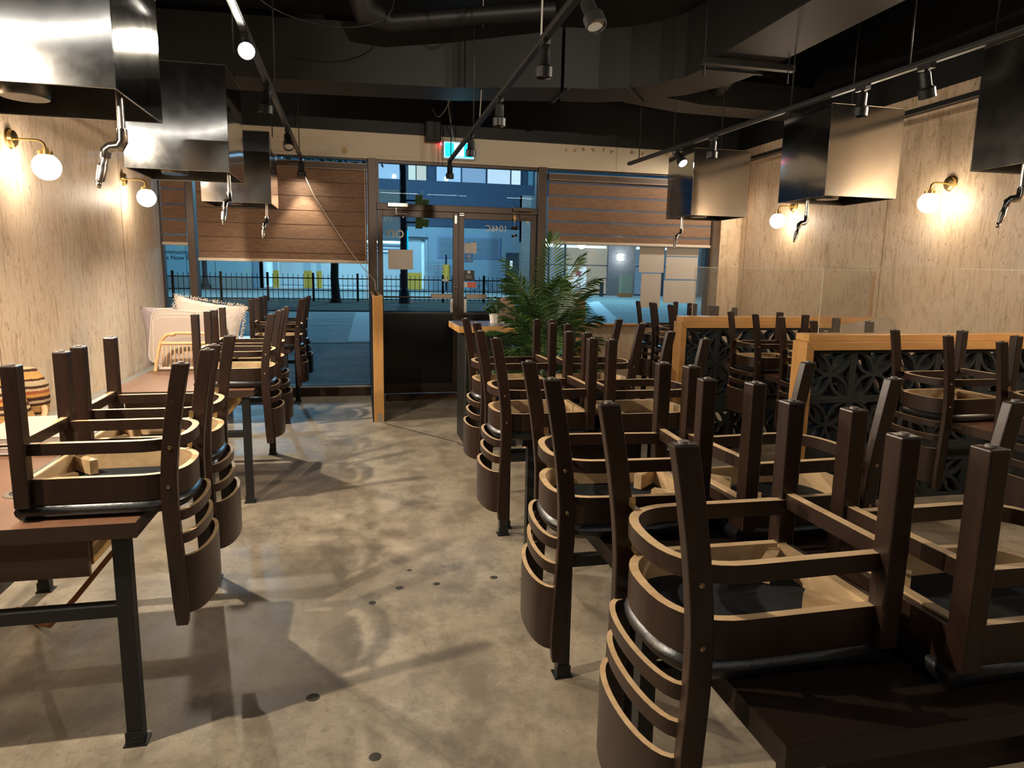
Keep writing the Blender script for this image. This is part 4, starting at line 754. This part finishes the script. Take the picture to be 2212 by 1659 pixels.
# building across the street
M_fac = mat('blue_grey_stucco', (.38, .45, .50), .8); M_fdk = mat('dark_parapet', (.055, .075, .12), .7); M_brick = mat('grey_brick', (.17, .12, .10), .85)
q = N(M_brick); bt = q.n('ShaderNodeTexBrick'); bt.inputs['Scale'].default_value = 3.2; q.l(q.coord((1, 1, 1), (pi/2, 0, 0)), bt.inputs['Vector']); bt.inputs['Color1'].default_value = (.16, .12, .105, 1); bt.inputs['Color2'].default_value = (.11, .085, .08, 1); bt.inputs['Mortar'].default_value = (.30, .28, .26, 1); q.col(bt.outputs[0])
B_ = thing('street_building', 'long blue grey building across the street with garage, louvre and lit upper windows', 'building', (0, 58, 0))
g = G().box(-45, -7.6, 0, .6, 0, 5.2).box(5.6, 15.2, 0, .6, 0, 5.2).box(-7.6, 5.6, 0, .6, 4.35, 5.2); ob('facade', g, M_fac, B_)
ob('parapet', G().box(-45, 15.2, -.15, .6, 5.2, 8.86), M_fdk, B_)
ob('brick_pier', G().box(1.3, 3.5, -.4, -.0, 4.36, 8.0), M_brick, B_)
ob('upper_wall', G().box(-45, 15.2, .3, .6, 8.86, 13).box(-45, 1.3, -.1, .3, 8.86, 13), M_fdk, B_)
for n, (x0, x1, c, s) in enumerate(((1.5, 3.5, (.34, .55, .8), .8), (4.0, 4.6, (.8, .9, .85), .7), (4.65, 5.45, (.85, .85, .75), .6), (6.3, 8.3, (.40, .62, .9), .8), (8.42, 10.4, (.36, .55, .85), .55), (10.55, 12.5, (.7, .82, 1), .75), (12.6, 13.4, (.8, .9, 1), .8), (14.05, 14.5, (.1, .3, .5), .4))):
    w = ob('window', G().box(x0, x1, .2, .3, 8.86, 11.2), glow('lit_window', c, s), B_); ob('window_frame', G().box(x0-.06, x0, .1, .3, 8.86, 11.2).box(x1, x1+.06, .1, .3, 8.86, 11.2), M_fdk, w)
for x, z in ((2.85, 9.1), (7.1, 9.1)): ob('ceiling_lamp', G().ball((x, .1, z), .17, 10), glow('upper_lamp', (.8, .95, 1), 9), B_)
ob('louvre', G().box(6.36, 11.7, -.12, -.06, 2.66, 2.76).box(6.36, 11.7, -.12, -.06, 4.36, 4.46).box(6.36, 6.46, -.12, -.06, 2.76, 4.36).box(11.55, 11.7, -.12, -.06, 2.76, 4.36).box(8.55, 8.67, -.12, -.06, 2.76, 4.36), mat('louvre_frame', (.30, .33, .55), .6), B_)
lv = ob('louvre_back', G().box(6.4, 11.65, -.04, -.01, 2.7, 4.42), M_fdk, B_); g = G()
for i in range(15): z = 2.80+i*.107; g.box(6.46, 11.55, -.11, -.05, z, z+.052)
ob('louvre_slats', g, mat('pale_slats', (.50, .58, .62), .6), lv)
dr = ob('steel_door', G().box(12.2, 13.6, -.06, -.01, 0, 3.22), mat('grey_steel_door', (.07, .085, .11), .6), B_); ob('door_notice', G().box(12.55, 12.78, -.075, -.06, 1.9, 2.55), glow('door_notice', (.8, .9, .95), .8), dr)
# garage interior
M_gw = mat('white_garage_wall', (.70, .74, .76), .7); g = G().box(-7.6, 5.6, 14, 14.2, 0, 4.4).box(-7.8, -7.6, 0, 14, 0, 4.4).box(5.4, 5.6, .6, 14, 0, 4.4).box(-7.6, 5.6, .6, 14, 4.35, 4.5); ob('garage_shell', g, M_gw, B_)
for y in (1.5, 3.6, 6, 9): ob('garage_beam', G().box(-7.6, 5.4, y, y+.3, 4.0, 4.35), M_gw, B_); ob('garage_lamp', G().box(-6.5, 4.8, y+.7, y+.95, 3.95, 4.02), glow('garage_tube', (.55, .85, 1), 9), B_)
for i in range(6): ob('garage_duct', G().cyl((-7.5, 2+i*.9, 3.75-.12*i), (4.9, 2+i*.9, 3.75-.12*i), .09, 8), M_fdk if i % 2 else M_gw, B_)
for x0, x1 in ((3.9, 5.12), (-4.5, -3.9), (-3.5, -3.1), (-6.9, -6.5)):
    c = ob('garage_column', G().box(x0, x1, 1.0, 1.5, 1.4, 4.3), M_gw, B_); ob('yellow_base', G().box(x0-.01, x1+.01, .99, 1.51, 0, 1.4), mat('safety_yellow', (1.0, .52, .06), .6), c)
light('garage_light', 'AREA', (-1, 62, 4.3), 900, (.35, .72, 1), shape='RECTANGLE', size=11, size_y=5, aim=(-1, 61, 0))
t = thing('bicycle', 'bicycle leaning at the pale facade beyond the right door', 'bicycle', (10.0, 57.6, 0)); M_bk = mat('bike_frame', (.03, .04, .05), .5); 
for x in (-.55, .55): ob('wheel', G().tube([(x+.34*cos(a), 0, .35+.34*sin(a)) for a in [2*pi*i/24 for i in range(25)]], .02, 6), M_bk, t)
ob('frame', G().tube([(.55, 0, .35), (.35, 0, .95), (-.25, 0, .9), (-.02, 0, .35), (.35, 0, .95)], .02, 6).tube([(-.25, 0, .9), (-.55, 0, .35), (-.02, 0, .35)], .02, 6), M_bk, t); ob('handlebar', G().tube([(.35, 0, .95), (.32, 0, 1.1), (.45, .15, 1.14)], .018, 6).tube([(.32, 0, 1.1), (.45, -.15, 1.14)], .018, 6), M_bk, t)
t = thing('parking_pole', 'yellow sleeved pole standing before the louvre, seen through the left door', 'pole', (6.9, 56.5, 0)); ob('shaft', G().cyl((0, 0, 0), (0, 0, 2.9), .07, 8), M_pole, t); ob('sleeve', G().cyl((0, 0, .75), (0, 0, 2.1), .30, 12), M_yel, t)
# banner hoarding, left
M_ban = mat('pale_blue_banner', (.36, .58, .60), .7); q = N(M_ban); q.col(q.mix(q.ramp(q.noise(q.coord(), .9, 3), [(.55, 0.), (.72, .5)]), (.36, .58, .62), (.55, .62, .30)))
t = thing('banner_hoarding', 'pale turquoise hoarding with dark lettering seen through the left corner window', 'banner', (-15.6, 56, 0)); ob('panel', G().box(-6.5, 7.5, 0, .1, .8, 4.5), M_ban, t)
M_ink = mat('banner_ink', (.02, .04, .06), .7); text('banner_lettering', 'Community p', .46, M_ink, t, (.95, -.02, 2.62), align='LEFT', depth=.005); text('banner_lettering', 'mes Now Se', .46, M_ink, t, (.95, -.02, 2.20), align='LEFT', depth=.005)
ob('base_wall', G().box(-6.5, 7.5, -.05, .12, 0, .8), mat('grey_base', (.30, .36, .34), .8), t)
for x in (-3.0, -1.4, .85, 2.9, 4.9): ob('panel_seam', G().box(x-.015, x+.015, -.01, 0, .8, 4.5), M_ink, t)
# shop building, right
B2 = thing('shop_building', 'brick shop front with lit windows across the road, right window', 'building', (20, 49, 0)); M_shop = mat('shop_dark_frame', (.03, .035, .045), .5)
for x0, x1 in ((-8.6, -7.9), (-1.9, .25), (5.6, 12)): ob('brick_pier', G().box(x0, x1, -.15, .5, 0, 7), M_brick, B2)
ob('fascia', G().box(-8.6, 12, -.1, .5, 3.75, 7), M_shop, B2)
for x0, x1, c, s in ((-7.9, -5.2, (.40, .48, .62), .35), (-5.2, -1.9, (.62, .52, .40), .40), (.25, 2.6, (.25, .42, .6), .3), (2.6, 5.6, (.20, .34, .5), .3)):
    w = ob('shop_window', G().box(x0, x1, .2, .25, .1, 3.75), glow('shop_window', c, s), B2); ob('mullion', G().box(x0-.05, x0+.05, .0, .25, 0, 3.75).box(x0, x1, .05, .2, 2.15, 2.22), M_shop, w); ob('bright_header', G().box(x0+.1, x1-.1, .15, .2, 3.45, 3.62), glow('header_strip', (.6, .85, 1), 1.6), w)
sp = ob('poster', G().box(-5.0, -3.55, -.02, .04, .35, 2.05), glow('white_poster', (.75, .85, .9), .75), B2); M_red = mat('poster_red', (.45, .05, .06), .6)
ob('poster_star', G().prism([(-4.2+(.38 if i % 2 == 0 else .17)*sin(i*pi/5), 1.6+(.38 if i % 2 == 0 else .17)*cos(i*pi/5)) for i in range(10)], -.04, -.02), M_red, sp); text('poster_lettering', 'S', .85, M_red, sp, (-4.15, -.04, .8), depth=.01)
ob('wall_lamp', G().ball((-1.0, -.25, 3.0), .20, 12, 0, 1.5, .8, .45).ball((-1.0, -.25, 2.65), .20, 12, 0, 1.5, .8, .45), glow('wall_lamp_glow', (.9, .95, 1), 7), B2)
light('shop_wall_light', 'POINT', (19.0, 48.2, 2.8), 60, (.9, .92, 1), shadow_soft_size=.1)
gl = thing('globe_lamp', 'round white street globe lamp beyond the palm top', 'street lamp', (13.1, 47.5, 0)); ob('globe', G().ball((0, 0, 3.75), .34, 14), glow('street_globe', (.9, .96, 1), 3), gl); ob('post', G().cyl((0, 0, 0), (0, 0, 3.45), .06, 10), M_pole, gl)
for n, x in enumerate((14.2, 16.6)): tag(ob('bollard', G().cyl((x, 46, 0), (x, 46, 1.0), .14, 12), M_pole), 'black bollard on the far pavement, '+('left' if n == 0 else 'right')+' of two', 'bollard')
tag(ob('newspaper_box', G().box(18.0, 18.75, 45.7, 46.3, .25, 1.55, 0).box(17.95, 18.8, 45.65, 46.35, -.01, .25, 1), [mat('tan_box', (.30, .24, .15), .6), mat('orange_foot', (.45, .12, .03), .6)]), 'tan box with an orange foot on the far pavement, right window', 'box')
